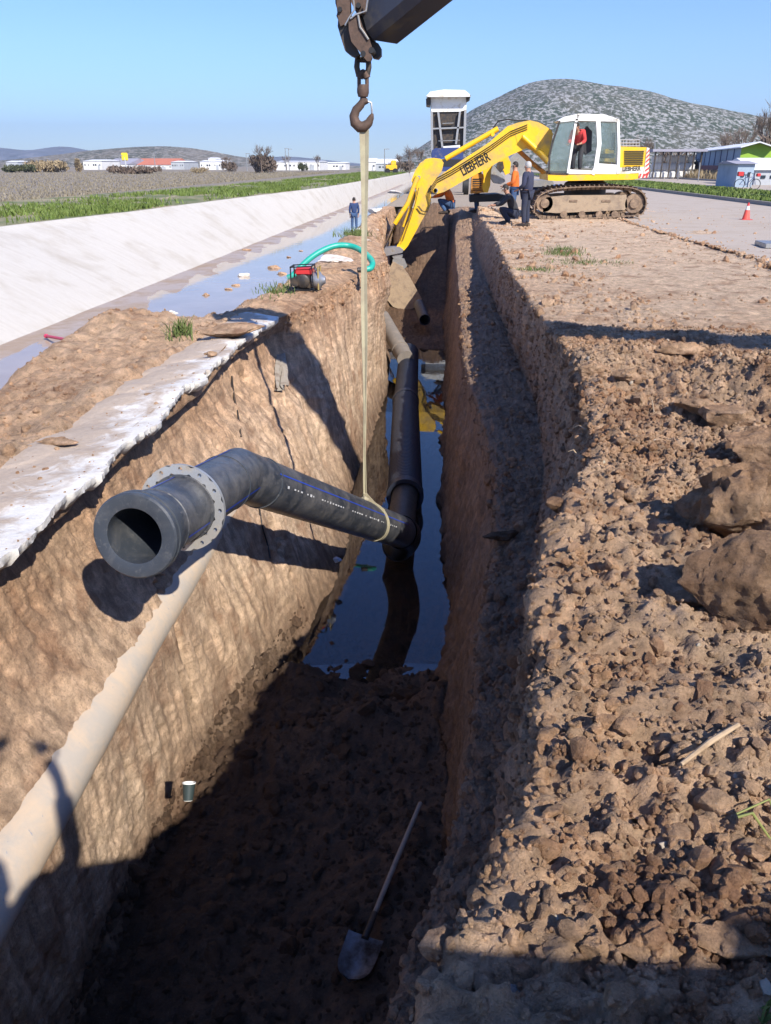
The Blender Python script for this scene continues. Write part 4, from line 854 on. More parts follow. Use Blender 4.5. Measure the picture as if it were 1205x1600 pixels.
def person(loc, rz, J, label, shirt, pants, hair, group='workers around the trench'):
    t = thing('person', loc, label, 'person', group, rz)
    D = dict(pel=(0, 0, .95), wai=(0, 0, 1.1), che=(0, .01, 1.32), nec=(0, 0, 1.49), hb=(0, .03, 1.57), ht=(0, .03, 1.68))
    for s, k in ((-1, 'l'), (1, 'r')):
        D.update({k+'sh': (s*.19, 0, 1.43), k+'el': (s*.24, -.02, 1.14), k+'wr': (s*.23, .06, .9), k+'ha': (s*.22, .09, .82), k+'hi': (s*.095, 0, .9), k+'kn': (s*.11, .02, .5), k+'an': (s*.12, -.02, .09), k+'to': (s*.14, .15, .04)})
    D.update(J); D = {k: Vector(v) for k, v in D.items()}
    def sk(name, names, edges, rads, mat, **kw):
        ix = {n: i for i, n in enumerate(names)}; return skin_obj(name, [D[n] for n in names], [(ix[a], ix[b]) for a, b in edges], rads, mat, t, **kw)
    hd = (D['ht']-D['hb']).normalized(); face = Vector(J.get('face', (0, 1, 0))); face = (face-hd*face.dot(hd)).normalized(); sd = face.cross(hd)
    hc = (D['hb']+D['ht'])/2; ex = MB(); eye = MB()
    ex.tube([hc+face*.085+hd*.012, hc+face*.118-hd*.03], [.010, .016], 8)                       # nose
    for s in (-1, 1): ex.tube([hc+sd*s*.074+hd*.02, hc+sd*s*.088-hd*.035], [.022, .012], 8)     # ears
    eye.tube([hc+face*.092-hd*.062-sd*.022, hc+face*.094-hd*.062+sd*.022], .006, 6)             # mouth
    for s in (-1, 1): eye.tube([hc+face*.082+sd*s*.032+hd*.01, hc+face*.092+sd*s*.032+hd*.01], [.012, .009], 8)
    for k, s in (('l', -1), ('r', 1)):
        hv = (D[k+'ha']-D[k+'wr']).normalized(); lat = hv.cross(Vector((0, 0, 1)));
        if lat.length < .2: lat = Vector((0, 1, 0))
        lat.normalize(); pn = hv.cross(lat)
        for q_, ln in zip((-1.5, -.5, .5, 1.5), (.07, .08, .075, .06)):
            a = D[k+'ha']+hv*.03+lat*q_*.019; ex.tube([a, a+hv*ln*.55+pn*.006, a+hv*ln+pn*.025], [.010, .009, .007], 6)
        a = D[k+'ha']-hv*.02+lat*.035; ex.tube([a, a+hv*.03+lat*.025, a+hv*.06+lat*.03+pn*.012], [.012, .011, .008], 6)
    names = ['pel', 'wai', 'che', 'nec', 'hb', 'ht']+[k+n for k in 'lr' for n in ('sh', 'el', 'wr', 'ha', 'hi', 'kn', 'an', 'to')]
    edges = [('pel', 'wai'), ('wai', 'che'), ('che', 'nec'), ('nec', 'hb'), ('hb', 'ht')]
    for k in 'lr': edges += [('che', k+'sh'), (k+'sh', k+'el'), (k+'el', k+'wr'), (k+'wr', k+'ha'), ('pel', k+'hi'), (k+'hi', k+'kn'), (k+'kn', k+'an'), (k+'an', k+'to')]
    rad = {'pel': .13, 'wai': .125, 'che': .14, 'nec': .055, 'hb': .085, 'ht': .085}; rl = {'sh': .06, 'el': .042, 'wr': .03, 'ha': .038, 'hi': .085, 'kn': .06, 'an': .042, 'to': .035}
    ra = [rad[n] if n in rad else rl[n[1:]] for n in names]
    sk('body', names, edges, ra, M['skin'], extra=[(ex, 0), (eye, 1)], mats=[M['skin'], M['eye']])
    D['lcu'] = D['lel'].lerp(D['lwr'], .85); D['rcu'] = D['rel'].lerp(D['rwr'], .85); D['col'] = D['che'].lerp(D['nec'], .75); D['hem'] = D['pel'].lerp(D['wai'], .0)-Vector((0, 0, .03))
    names = ['hem', 'wai', 'che', 'col', 'lsh', 'lel', 'lcu', 'rsh', 'rel', 'rcu']
    sk('jacket', names, [('hem', 'wai'), ('wai', 'che'), ('che', 'col'), ('che', 'lsh'), ('lsh', 'lel'), ('lel', 'lcu'), ('che', 'rsh'), ('rsh', 'rel'), ('rel', 'rcu')], [.165, .16, .172, .085, .088, .066, .052, .088, .066, .052], shirt)
    names = ['pel', 'lhi', 'lkn', 'lan', 'rhi', 'rkn', 'ran']
    sk('trousers', names, [('pel', 'lhi'), ('lhi', 'lkn'), ('lkn', 'lan'), ('pel', 'rhi'), ('rhi', 'rkn'), ('rkn', 'ran')], [.15, .108, .082, .066, .108, .082, .066], pants)
    for k in 'lr':
        mb_ = MB(); a = D[k+'an']; b_ = D[k+'to']; dv_ = (b_-a); dv_.z = 0; dv_.normalize()
        mb_.tube([a-dv_*.07-Vector((0, 0, .035)), a-Vector((0, 0, .03)), b_, b_+dv_*.09], [.05, .062, .055, .03], 12)
        mb_.v = [Vector(v) for v in mb_.v]; o = mb_.build('boot', M['boots'], None, True); o.parent = t
    mb_ = MB(); v, f = I3; vs = []
    for p in v:
        p = Vector(p); w_ = sd*p.x*.092+face*(p.y*.1-.012)+hd*(p.z*.115+.03); vs.append(hc+w_)
    fs = [tuple(g) for g in f if not all(v[i][1] > .25 and v[i][2] < .35 for i in g) and not all(v[i][2] < -.35 for i in g)]
    mb_.add(vs, fs); o = mb_.build('hair', hair, None, True); o.parent = t
    return t
def cloth(n, c): return pmat(n, c, .9, dirt=tuple(k*.5+.02 for k in c), dirtamt=.5, dscale=4, bump=.01, bscale=12)
M['navy'] = cloth('navy_cloth', (.03, .035, .075)); M['grey'] = cloth('dark_grey_cloth', (.035, .036, .042)); M['orange'] = cloth('orange_cloth', (.75, .17, .02)); M['redc'] = cloth('red_cloth', (.6, .05, .05))
M['jeans'] = cloth('jeans_cloth', (.04, .09, .2)); M['dnavy'] = cloth('dark_navy_trousers', (.022, .028, .055)); M['bluec'] = cloth('blue_cloth', (.02, .05, .15))
def feet(px, py, z=0): p = Pz(px, py, z); return V3((p.x, p.y, z))
g0 = feet(820, 354); g0.z = ground_at(g0.x, g0.y).z
person(g0, math.radians(60), dict(face=(.3, 1, -.1), lel=(-.27, .0, 1.13), lwr=(-.2, .2, 1.02), lha=(-.15, .27, 1.0), rwr=(.27, .03, .88), rha=(.28, .06, .8)), 'man in navy jacket and trousers standing on the bank edge before the excavator track', M['navy'], M['dnavy'], M['greyhair'])
g0 = feet(796, 350); g0.z = ground_at(g0.x, g0.y).z-.02
SQ = dict(pel=(0, -.12, .34), wai=(0, -.10, .5), che=(0, .05, .72), nec=(0, .12, .88), hb=(0, .17, .95), ht=(0, .2, 1.05), lhi=(-.1, -.1, .32), rhi=(.1, -.1, .32), lkn=(-.17, .3, .48), rkn=(.16, .3, .46), lan=(-.14, .02, .09), ran=(.14, .02, .09), lto=(-.15, .2, .04), rto=(.16, .2, .04),
          lsh=(-.19, .08, .82), rsh=(.19, .08, .82), lel=(-.24, .3, .6), rel=(.24, .3, .6), lwr=(-.16, .52, .55), rwr=(.14, .52, .55), lha=(-.13, .6, .54), rha=(.1, .6, .54), face=(0, 1, -.3))
person(g0, math.radians(95), SQ, 'dark haired man in dark grey jacket squatting at the end of the trench', M['grey'], M['dnavy'], M['hair'])
g0 = feet(801, 343)
person(g0, math.radians(80), dict(lwr=(-.1, .3, 1.05), lha=(-.06, .37, 1.04), rwr=(.1, .3, 1.03), rha=(.07, .37, 1.0), rel=(.25, .04, 1.14), lel=(-.25, .04, 1.14)), 'man in orange work jacket and jeans standing behind the squatting man', M['orange'], M['jeans'], M['hair'])
g0 = Py(699, 334, 29.6)
BE = dict(pel=(0, -.25, .88), wai=(0, -.12, .95), che=(0, .12, 1.0), nec=(0, .3, .98), hb=(0, .36, .94), ht=(0, .45, .9), lsh=(-.19, .2, .97), rsh=(.19, .2, .97), lel=(-.22, .28, .7), rel=(.22, .28, .7), lwr=(-.15, .4, .5), rwr=(.15, .4, .5), lha=(-.13, .44, .42), rha=(.13, .44, .42), lhi=(-.1, -.22, .84), rhi=(.1, -.22, .84), lkn=(-.13, -.02, .48), rkn=(.13, -.02, .48), face=(0, .3, -1))
person(g0, math.radians(75), SQ, 'worker in orange jacket crouching by the heap below the excavator boom', M['orange'], M['jeans'], M['hair'])
g0 = feet(748, 338); g0.y += 2.5
person(g0, math.radians(100), dict(), 'man in blue jeans standing half hidden behind the small excavator', M['grey'], M['jeans'], M['hair'])
g0 = Pz(554, 362, CANAL_Z+.02)
person(g0, math.radians(10), dict(), 'man in blue jacket standing in the canal behind the hanging sling', M['bluec'], M['jeans'], M['hair'])
# the photographer, holding the phone: only the shadow on the left wall is in the picture
g0 = V3((.1, -.64, .0))
person(g0, math.radians(4), dict(lel=(-.34, .2, 1.52), rel=(.34, .2, 1.52), lwr=(-.2, .45, 1.85), rwr=(.2, .45, 1.85), lha=(-.14, .5, 1.95), rha=(.14, .5, 1.95)), 'person holding up a phone, seen only as a shadow on the left wall', M['navy'], M['dnavy'], M['hair'], None)

# ------------------------------------------------------------------ tracked excavator working over the trench
M['armyellow'] = pmat('worn_yellow_paint', (.85, .5, .015), .42, dirt=(.38, .27, .12), dirtamt=.42, dscale=1.6)
def Z(a, b_): return (580+a/2.62, 110+b_/2.62)
def ZL(l): return [Z(a, b_) for a, b_ in l]
YT = Pz(850, 343, 0).y
ex_ = thing('excavator', Pz(925, 341, 0), 'yellow tracked excavator with white cab reaching its arm into the trench', 'excavator')
def part(nm, mat, pts, Y, t, parent=ex_, **k):
    mb_ = MB(); mb_.px(pts, Y, t); return mb_.build(nm, mat, parent, **k)
def arrow(mbx, pts, Y, r): return mbx.tube([Py(*Z(a, b_), Y) for a, b_ in pts], r, 10)
def track(Y, nm='track'):
    root_ = thing(nm, Py(*Z(890, 600), Y), None, None); root_.parent = ex_; wl = root_.location.copy(); root_.location = wl-ex_.location
    loop = [Py(*Z(a, b_), YT) for a, b_ in ((668, 575), (672, 545), (690, 515), (720, 497), (770, 484), (900, 476), (1040, 478), (1095, 490), (1120, 512), (1127, 545), (1118, 575), (1095, 592), (1000, 600), (880, 606), (760, 610), (695, 604))]
    loop = [V3((p.x, Y, p.z)) for p in loop]; lp = smooth_path(loop+[loop[0]], 8); mb_ = MB()
    L_ = [0]
    for i in range(1, len(lp)): L_.append(L_[-1]+(lp[i]-lp[i-1]).length)
    n_ = 54
    for k in range(n_):
        s_l = L_[-1]*k/n_; i = max(j for j in range(len(L_)) if L_[j] <= s_l); i = min(i, len(lp)-2); d = (lp[i+1]-lp[i]).normalized(); p = lp[i]+d*(s_l-L_[i])
        nr_ = V3((d.z, 0, -d.x)); Mx = Matrix((d, V3((0, 1, 0)), nr_)).transposed()
        mb_.box(p+V3((0, .28, 0)), (L_[-1]/n_*.93, .56, .035), Mx); mb_.box(p+V3((0, .28, 0))+nr_*(-.035), (.025, .56, .05), Mx)
        mb_.box(p+V3((0, .28, 0))+nr_*(.05), (L_[-1]/n_*.8, .16, .09), Mx)
    mb_.build('tread', M['trackmud'], root_)
    mb_ = MB(); P_ = [Py(*Z(a, b_), YT) for a, b_ in ((703, 538), (720, 520), (800, 512), (1048, 510), (1052, 560), (1040, 572), (760, 585), (705, 580))]; P_ = [V3((p.x, Y+.1, p.z)) for p in P_]
    mb_.prism(P_, (0, .36, 0)); mb_.build('track_frame', M['bucketmud'], root_)
    c0 = Py(*Z(1080, 542), YT)
    for cx_, rr2, nm2 in ((1080, .30, 'sprocket'), (712, .27, 'idler_wheel')):
        c0 = Py(*Z(cx_, 545), YT); mb_ = MB(); mb_.lathe(V3((c0.x, Y+.04, c0.z)), V3((0, 1, 0)), [(0, 0), (0, rr2*.5), (.06, rr2*.55), (.06, rr2), (.42, rr2), (.42, 0)], 20); mb_.build(nm2, M['trackmud'], root_, True, 40)
    for cx_ in (790, 865, 935, 1000):
        c0 = Py(*Z(cx_, 590), YT); mb_ = MB(); mb_.lathe(V3((c0.x, Y+.08, c0.z)), V3((0, 1, 0)), [(0, 0), (0, .11), (.4, .11), (.4, 0)], 16); mb_.build('roller', M['trackmud'], root_, True, 40)
    for cx_, w_ in ((830, .26), (965, .3)):
        c0 = Py(*Z(cx_, 535), YT); mb_ = MB(); mb_.box(V3((c0.x, Y+.09, c0.z)), (w_, .03, .07), None, .01); mb_.build('frame_step', M['trackmud'], root_)
track(YT); track(YT+2.1)
mb = MB(); c0 = Py(*Z(905, 470), YT); mb.lathe(V3((c0.x, YT+1.35, c0.z-.45)), V3((0, 0, 1)), [(0, 0), (0, .7), (.5, .7), (.55, .6), (.75, .6)], 28); mb.box(V3((c0.x, YT+1.35, c0.z-.5)), (1.5, 1.8, .3), None, .04); mb.build('turntable', M['darkmetal'], ex_, True, 40)
YU = YT+.05
deck = part('deck', M['yellow'], ZL([(724, 424), (760, 428), (1010, 424), (1095, 420), (1092, 444), (1070, 447), (760, 453), (724, 450)]), YU, 2.6)
eng = part('engine_cover', M['yellow'], ZL([(1012, 318), (1020, 312), (1128, 315), (1118, 395), (1010, 398)]), YU+.02, 2.55)
mb = MB()
for k in range(8): mb.px(ZL([(1037, 329+k*7.5), (1118-k*.8, 329+k*7.5), (1118-k*.8, 332.5+k*7.5), (1037, 332.5+k*7.5)]), YU-.006, .02)
o = mb.build('vent_grille', M['black'], eng); tag(o)
skirt = part('name_panel', M['cream'], ZL([(1010, 398), (1118, 395), (1114, 421), (1008, 424)]), YU-.0, 2.56)
cw = part('counterweight', M['cream'], ZL([(1120, 395), (1129, 315), (1140, 318), (1136, 436), (1095, 443), (1096, 421), (1116, 420)]), YU+.0, 2.6)
mb = MB()
for k in range(6): mb.px(ZL([(1129-k*1.5, 335+k*18), (1140, 322+k*18), (1139.5, 330+k*18), (1127.5-k*1.5, 343+k*18)]), YU-.012, .011)
for k in range(3): mb.px(ZL([(1095+k*14, 441), (1101+k*14, 423), (1108+k*14, 423), (1102+k*14, 440)]), YU-.012, .011)
mb.build('hazard_stripes', M['hazard'], cw)
rl_ = MB()
for z_l in (284, 297, 309): arrow(rl_, [(1020, z_l), (1100, z_l)], YU+.2, .015); arrow(rl_, [(1020, z_l), (1100, z_l)], YU+1.0, .015)
for a in range(1020, 1105, 13): arrow(rl_, [(a, 284), (a, 313)], YU+.2, .012); arrow(rl_, [(a, 284), (a, 313)], YU+1.0, .012)
rl_.build('railing', M['steel'], ex_)
# cab
YCB = YU-.02; cabr = MB()
W_ = M['white']; cab = part('cab_roof', W_, ZL([(765, 205), (790, 190), (850, 177), (955, 180), (1005, 196), (1016, 212), (945, 204), (850, 204), (775, 212)]), YCB, 1.05)
mb = MB()
def bar(mbx, l, wd, Y=YCB, dep=.08):
    for (a, b_) in zip(l[:-1], l[1:]):
        p0, p1 = Py(*Z(*a), Y), Py(*Z(*b_), Y); d = (p1-p0); L__ = d.length; d.normalize(); n_ = V3((-d.z, 0, d.x)); Mx = Matrix((d, V3((0, 1, 0)), n_)).transposed(); mbx.box((p0+p1)/2+V3((0, dep/2, 0)), (L__+wd*.5, dep, wd), Mx)
bar(mb, [(848, 184), (838, 215), (806, 420)], .075); bar(mb, [(930, 204), (935, 300), (920, 400), (908, 422)], .13); bar(mb, [(1012, 205), (1015, 320), (1012, 420)], .08)
bar(mb, [(850, 200), (1012, 204)], .08)
mb.build('door_frame', W_, ex_)
mb = MB(); bar(mb, [(772, 208), (745, 290), (730, 350), (728, 422)], .055, YCB, .05); bar(mb, [(772, 208), (745, 290), (730, 350), (728, 422)], .055, YCB+.95, .05); bar(mb, [(728, 422), (806, 424)], .05); bar(mb, [(806, 424), (806, 424.1)], .05)
mb.build('windscreen_frame', M['darkmetal'], ex_)
part('cab_panel', W_, ZL([(925, 380), (1010, 386), (1010, 424), (808, 424), (812, 405), (905, 410), (915, 400)]), YCB+.02, .07)
part('rear_panel', W_, ZL([(1004, 210), (1016, 212), (1018, 422), (1004, 422)]), YCB+.09, .95)
part('cab_floor', M['darkmetal'], ZL([(730, 412), (1005, 412), (1005, 423), (730, 424)]), YCB+.1, .9)
gl, t, b = newmat('tinted_glass'); b.inputs['Base Color'].default_value = (.55, .68, .66, 1); b.inputs['Roughness'].default_value = .03; b.inputs['Transmission Weight'].default_value = .85; b.inputs['Alpha'].default_value = .55; M['glass'] = gl
part('windscreen', gl, ZL([(772, 208), (838, 206), (806, 420), (728, 422), (730, 350), (745, 290)]), YCB+.03, .008)
part('rear_window', gl, ZL([(945, 212), (1008, 214), (1008, 330), (1000, 378), (932, 372), (936, 300)]), YCB+.03, .008)
part('far_window', gl, ZL([(772, 208), (1008, 212), (1008, 375), (728, 415), (745, 290)]), YCB+1.0, .008)
mb = MB(); p = Py(*Z(960, 350), YCB+.5); mb.box(p, (.55, .5, .14), None, .04); mb.box(p+V3((.24, 0, .38)), (.14, .48, .7), None, .05); mb.build('seat', M['black'], ex_, True)
mb = MB(); p = Py(*Z(875, 250), YCB+.35); mb.px(ZL([(868, 250), (885, 228), (905, 250), (902, 330), (880, 345), (862, 320)]), YCB+.35, .25); mb.build('coat', M['grey'], ex_)
mb = MB(); mb.px(ZL([(960, 322), (1006, 330), (1000, 377), (955, 372)]), YCB+.3, .4); mb.build('seat_console', M['yellow'], ex_)
opp = Py(*Z(838, 418), YCB+.42)
person(opp, math.radians(150), dict(pel=(0, -.1, .82), wai=(0, -.04, .95), che=(0, .1, 1.12), nec=(0, .22, 1.25), hb=(0, .28, 1.3), ht=(0, .34, 1.38), lsh=(-.19, .14, 1.2), rsh=(.19, .14, 1.2), lel=(-.25, .1, .93), rel=(.26, .1, .93), lwr=(-.2, .32, .85), rwr=(.2, .32, .85), lha=(-.18, .4, .84), rha=(.18, .4, .84), lhi=(-.1, -.08, .78), rhi=(.1, -.08, .78), lkn=(-.12, .04, .44), rkn=(.12, .04, .44)), 'operator in red shirt leaning forward in the open cab door', M['redc'], M['grey'], M['hair'])
# arm
YB = YU+1.0
bm_ = part('boom', M['armyellow'], ZL([(745, 262), (738, 245), (715, 228), (685, 212), (650, 204), (600, 214), (560, 228), (520, 262), (490, 290), (430, 330), (380, 362), (300, 418), (262, 448), (245, 470), (245, 495), (262, 508), (300, 497), (380, 452), (450, 415), (500, 388), (560, 352), (610, 330), (640, 318), (665, 330), (690, 352), (722, 385), (728, 340)]), YB, .42)
mb = MB()
for dy in (-.012, .422): mb.px(ZL([(590, 262), (615, 252), (640, 270), (648, 300), (625, 315), (600, 300)]), YB+dy+(0 if dy > 0 else 0), .012)
for a, b_, r_ in ((626, 268, .055), (262, 492, .07), (498, 262, .06)):
    p = Py(*Z(a, b_), YB); mb.tube([p-V3((0, .05, 0)), p+V3((0, .5, 0))], r_, 16)
mb.build('boom_pivot', M['yellow'], bm_)
# lettering
def lettering(txt, a, b_, Y, h, parent, name='lettering', bold=.02, shear=0):
    p0 = Py(*Z(*a), Y); p1 = Py(*Z(*b_), Y); cu = bpy.data.curves.new('t', 'FONT'); cu.body = txt; cu.size = 1; cu.offset = bold; cu.extrude = .004; cu.resolution_u = 4
    to = bpy.data.objects.new('t', cu); COL.objects.link(to); dg = bpy.context.evaluated_depsgraph_get(); dg.update(); me = bpy.data.meshes.new_from_object(to.evaluated_get(dg)); COL.objects.unlink(to)
    xs = [v.co.x for v in me.vertices]; y_s = [v.co.y for v in me.vertices]; w_ = max(xs)-min(xs); hh = max(y_s)-min(y_s); d = (p1-p0); Lt = d.length; d.normalize(); n_ = V3((-d.z, 0, d.x))
    for v in me.vertices: v.co = p0+d*((v.co.x-min(xs))/w_*Lt)+n_*((v.co.y-min(y_s))/hh*h)+V3((0, -1, 0))*(v.co.z+.004)-parent.matrix_world.translation*0
    o = bpy.data.objects.new(name, me); COL.objects.link(o); me.materials.append(M['letter']); o.parent = parent
    q_ = parent; off = V3((0, 0, 0))
    while q_: off += q_.location; q_ = q_.parent
    for v in me.vertices: v.co -= off
    return o
lettering('LIEBHERR', (378, 433), (492, 366), YB, .30, bm_, bold=.028)
lettering('LIEBHERR', (1029, 413), (1103, 410), YU, .14, skirt, bold=.025)
st = part('stick', M['armyellow'], ZL([(225, 362), (255, 358), (285, 362), (297, 378), (290, 410), (268, 440), (250, 470), (245, 520), (238, 560), (205, 620), (150, 720), (134, 738), (104, 722), (118, 690), (160, 600), (178, 545), (182, 500), (165, 450), (180, 410), (200, 380)]), YB+.06, .3)
mb = MB(); arrow(mb, [(190, 435), (150, 545), (97, 628)], YB-.02, .085)
arrow(mb, [(190, 470), (160, 565), (132, 640)], YB+.36, .06); mb.build('bucket_cylinder', M['yellow'], st, True, 50)
mb = MB(); arrow(mb, [(97, 628), (48, 738)], YB-.02, .05); mb.build('cylinder_rod', M['chrome'], st, True, 50)
mb = MB(); arrow(mb, [(520, 238), (420, 295), (305, 362)], YB+.15, .085); mb.build('stick_cylinder', M['yellow'], bm_, True, 50)
mb = MB(); arrow(mb, [(330, 350), (262, 372)], YB+.15, .045); mb.build('cylinder_rod', M['chrome'], bm_, True, 50)
mb = MB(); arrow(mb, [(620, 270), (690, 335), (722, 372)], YB-.14, .085); mb.build('lift_cylinder', M['yellow'], bm_, True, 50)
mb = MB(); arrow(mb, [(600, 325), (660, 380), (722, 430)], YB+.5, .075); mb.build('lift_cylinder', M['orangepaint'], bm_, True, 50)
mb = MB(); mb.tube([Py(*Z(a, b_), YB+.2) for a, b_ in ((500, 235), (520, 208), (560, 200), (600, 205), (640, 204), (700, 218), (740, 250))], .022, 8)
for dz in (0, 9, 18): mb.tube([Py(*Z(a, b_+dz), YB-.03) for a, b_ in ((640, 222), (570, 250), (490, 308), (400, 365), (330, 408), (270, 440), (245, 480))], .013, 6)
for dz in (0, 12): mb.tube([Py(*Z(a+dz*.4, b_), YB-.03) for a, b_ in ((245, 470), (232, 500), (240, 540), (225, 580), (205, 575), (190, 555))], .014, 6)
for dz in (0, 10): mb.tube([Py(*Z(a+dz, b_), YB-.04) for a, b_ in ((185, 480), (172, 540), (150, 610), (118, 700))], .012, 6)
mb.build('hydraulic_hoses', M['black'], bm_, True)
mb = MB(); 
for a, b_, r_ in ((195, 438, .06), (265, 492, .08), (180, 490, .04)):
    p = Py(*Z(a, b_), YB); mb.tube([p-V3((0, .05, 0)), p+V3((0, .5, 0))], r_, 16)
mb.build('stick_pin', M['steel'], st, True, 50)
mb = MB(); mb.px(ZL([(30, 735), (60, 726), (115, 722), (133, 735), (128, 746), (60, 760), (42, 752)]), YB-.06, .5); mb.build('bucket_link', M['steel'], st)
mb = MB(); mb.px(ZL([(45, 750), (58, 755), (75, 830), (62, 850)]), YB-.06, .06); mb.px(ZL([(45, 750), (58, 755), (75, 830), (62, 850)]), YB+.38, .06); mb.px(ZL([(85, 760), (105, 752), (128, 758), (125, 775), (95, 775)]), YB+.02, .38); mb.build('link_arm', M['galv'], st)
bk = MB(); 
# bucket: curved shell with two side plates
prof = [(80, 800), (65, 850), (60, 900), (66, 940), (90, 968), (125, 980), (160, 978), (188, 968)]
PB = [Py(*Z(a, b_), YB-.35) for a, b_ in prof]; vs = []; fs = []; WB = 1.05
for p in PB: vs += [p, p+V3((0, WB, 0))]
for i in range(len(PB)-1): fs.append((2*i, 2*i+1, 2*i+3, 2*i+2))
bk.add(vs, fs)
for y0 in (-.35, -.35+WB-.04): bk.px(ZL([(90, 782), (130, 805), (152, 835), (180, 885), (207, 935), (200, 955), (188, 968), (160, 978), (125, 980), (90, 968), (66, 940), (60, 900), (65, 850), (80, 800)]), YB+y0, .04)
bk.px(ZL([(80, 800), (130, 805), (130, 818), (78, 830)]), YB-.33, WB-.04)
b_o = bk.build('bucket', M['bucketmud'], st)
mb = MB(); mb.px(ZL([(88, 775), (98, 768), (135, 770), (148, 800), (120, 830), (85, 820)]), YB-.02, .07); mb.build('bucket_lug', M['galv'], b_o); mb = MB(); mb.px(ZL([(88, 775), (98, 768), (135, 770), (148, 800), (120, 830), (85, 820)]), YB+.35, .07); mb.build('bucket_lug', M['galv'], b_o)
for k in range(5):
    mb = MB(); p = Py(*Z(192, 955), YB-.35+.1+k*(WB-.2)/4); mb.box(p+V3((.06, 0, -.03)), (.22, .09, .06), Matrix.Rotation(.9, 3, 'Y'), .01); mb.build('bucket_tooth', M['steel'], b_o)

# ------------------------------------------------------------------ second excavator, behind the workers
Y2 = YT+3.6; e2 = thing('small_excavator', Py(*Z(440, 540), Y2), 'smaller yellow excavator behind the workers with its grey bucket lowered', 'excavator')
mb = MB(); mb.px(ZL([(412, 440), (425, 425), (455, 422), (470, 440), (468, 500), (408, 505)]), Y2, 1.0); bo = mb.build('engine_house', M['orangepaint'], e2)
mb = MB()
for k in range(6): mb.px(ZL([(416, 443+k*9), (452, 443+k*9), (452, 447+k*9), (416, 447+k*9)]), Y2-.02, .03)
mb.build('grille', M['black'], bo)
mb = MB(); mb.px(ZL([(404, 512), (520, 505), (560, 515), (560, 535), (404, 540)]), Y2-.1, 1.5); mb.build('track', M['black'], e2)
mb = MB(); mb.px(ZL([(455, 390), (490, 385), (510, 398), (490, 420), (488, 470), (478, 500), (462, 500), (455, 480), (462, 440)]), Y2-.2, .3); mb.build('arm', M['yellow'], e2)
mb = MB(); mb.px(ZL([(528, 370), (560, 350), (572, 378), (568, 420), (550, 428), (540, 405)]), Y2-.2, .3); mb.build('upper_arm', M['yellow'], e2)
mb = MB(); pts_ = [(500, 385), (492, 410), (490, 440), (505, 462), (530, 466), (550, 455), (545, 435), (520, 410)]; mb.px(ZL(pts_), Y2-.5, .9); mb.build('bucket', M['galv'], e2)
mb = MB(); mb.px(ZL([(512, 400), (520, 375), (540, 372), (545, 400), (530, 420)]), Y2-.25, .3); mb.build('bucket_link', M['darkmetal'], e2)
mb = MB(); mb.px(ZL([(560, 365), (600, 330), (650, 340), (640, 420), (600, 440), (565, 420)]), Y2+.6, 1.4); mb.build('dust_grey_body', M['galv'], e2)
mb = MB(); mb.px(ZL([(640, 450), (740, 448), (748, 462), (744, 475), (640, 478)]), Y2-.2, 1.5); mb.build('blade', M['steel'], e2)
mb = MB(); mb.px(ZL([(640, 478), (790, 470), (800, 490), (640, 500)]), Y2, 1.5); mb.build('lower_frame', M['blue'], e2)

# ------------------------------------------------------------------ tipper truck with raised body, far behind
YD = 52.0; tk = thing('dump_truck', Py(700, 262, YD), 'truck with blue cab and its white tipper body raised high', 'truck')
def H_(a, b_): return (460+a/4.017, b_/4.017)
def HL(l): return [H_(a, b_) for a, b_ in l]
body = MB(); body.px(HL([(855, 612), (1082, 612), (1078, 705), (1070, 960), (858, 985)]), YD+.5, 1.2); bd = body.build('tipper_body', M['darkmetal'], tk)
mb = MB(); mb.px(HL([(853, 608), (1084, 606), (1079, 690), (1040, 700), (860, 703)]), YD+.4, .1); mb.build('front_wall', M['white'], bd)
mb = MB(); mb.px(HL([(853, 575), (940, 562), (1070, 565), (1100, 590), (1105, 606), (850, 608), (828, 604)]), YD-.2, 1.6); mb.build('canopy', M['white'], bd)
mb = MB(); mb.px(HL([(826, 620), (855, 604), (858, 640), (850, 672), (828, 668)]), YD+.2, .6); mb.px(HL([(1078, 590), (1108, 598), (1100, 630), (1080, 640)]), YD+.2, .6); mb.build('canopy_bracket', M['darkmetal'], bd)
mb = MB()
for l, w_ in ((((903, 700), (930, 925)), .12), (((1040, 700), (1015, 905)), .12), (((862, 700), (866, 985)), .14), (((1074, 690), (1066, 930)), .14), (((866, 808), (1070, 800)), .08), (((930, 775), (1000, 772)), .03), (((905, 885), (1040, 880)), .03)):
    for (a, b_) in ((l[0], l[1]),):
        p0, p1 = Py(*H_(*a), YD+.3), Py(*H_(*b_), YD+.3); d = (p1-p0); L__ = d.length; d.normalize(); n_ = V3((-d.z, 0, d.x)); mb.box((p0+p1)/2, (L__, .16, w_), Matrix((d, V3((0, 1, 0)), n_)).transposed())
mb.build('ribs', M['galv'], bd)
mb = MB(); mb.px(HL([(862, 945), (885, 930), (1030, 925), (1060, 930), (1064, 1060), (1040, 1075), (862, 1075)]), YD-1.5, 2.0); cb = mb.build('cab', M['blue'], tk)
mb = MB(); mb.px(HL([(880, 1000), (1050, 1000), (1055, 1045), (872, 1045)]), YD-1.52, .02); mb.build('windscreen', M['black'], cb)
mb = MB(); mb.px(HL([(935, 918), (1040, 910), (1042, 930), (935, 936)]), YD-1.3, .5); mb.build('roof_light', M['white'], cb)
for dx in (-1.15, 1.15):
    for dy in (-.6, 3.2): mb = MB(); c0 = Py(700, 262, YD); mb.lathe(V3((c0.x+dx-.15, YD+dy, .5)), V3((1, 0, 0)), [(0, 0), (0, .5), (.3, .5), (.3, 0)], 20); mb.build('wheel', M['black'], tk, True, 40)

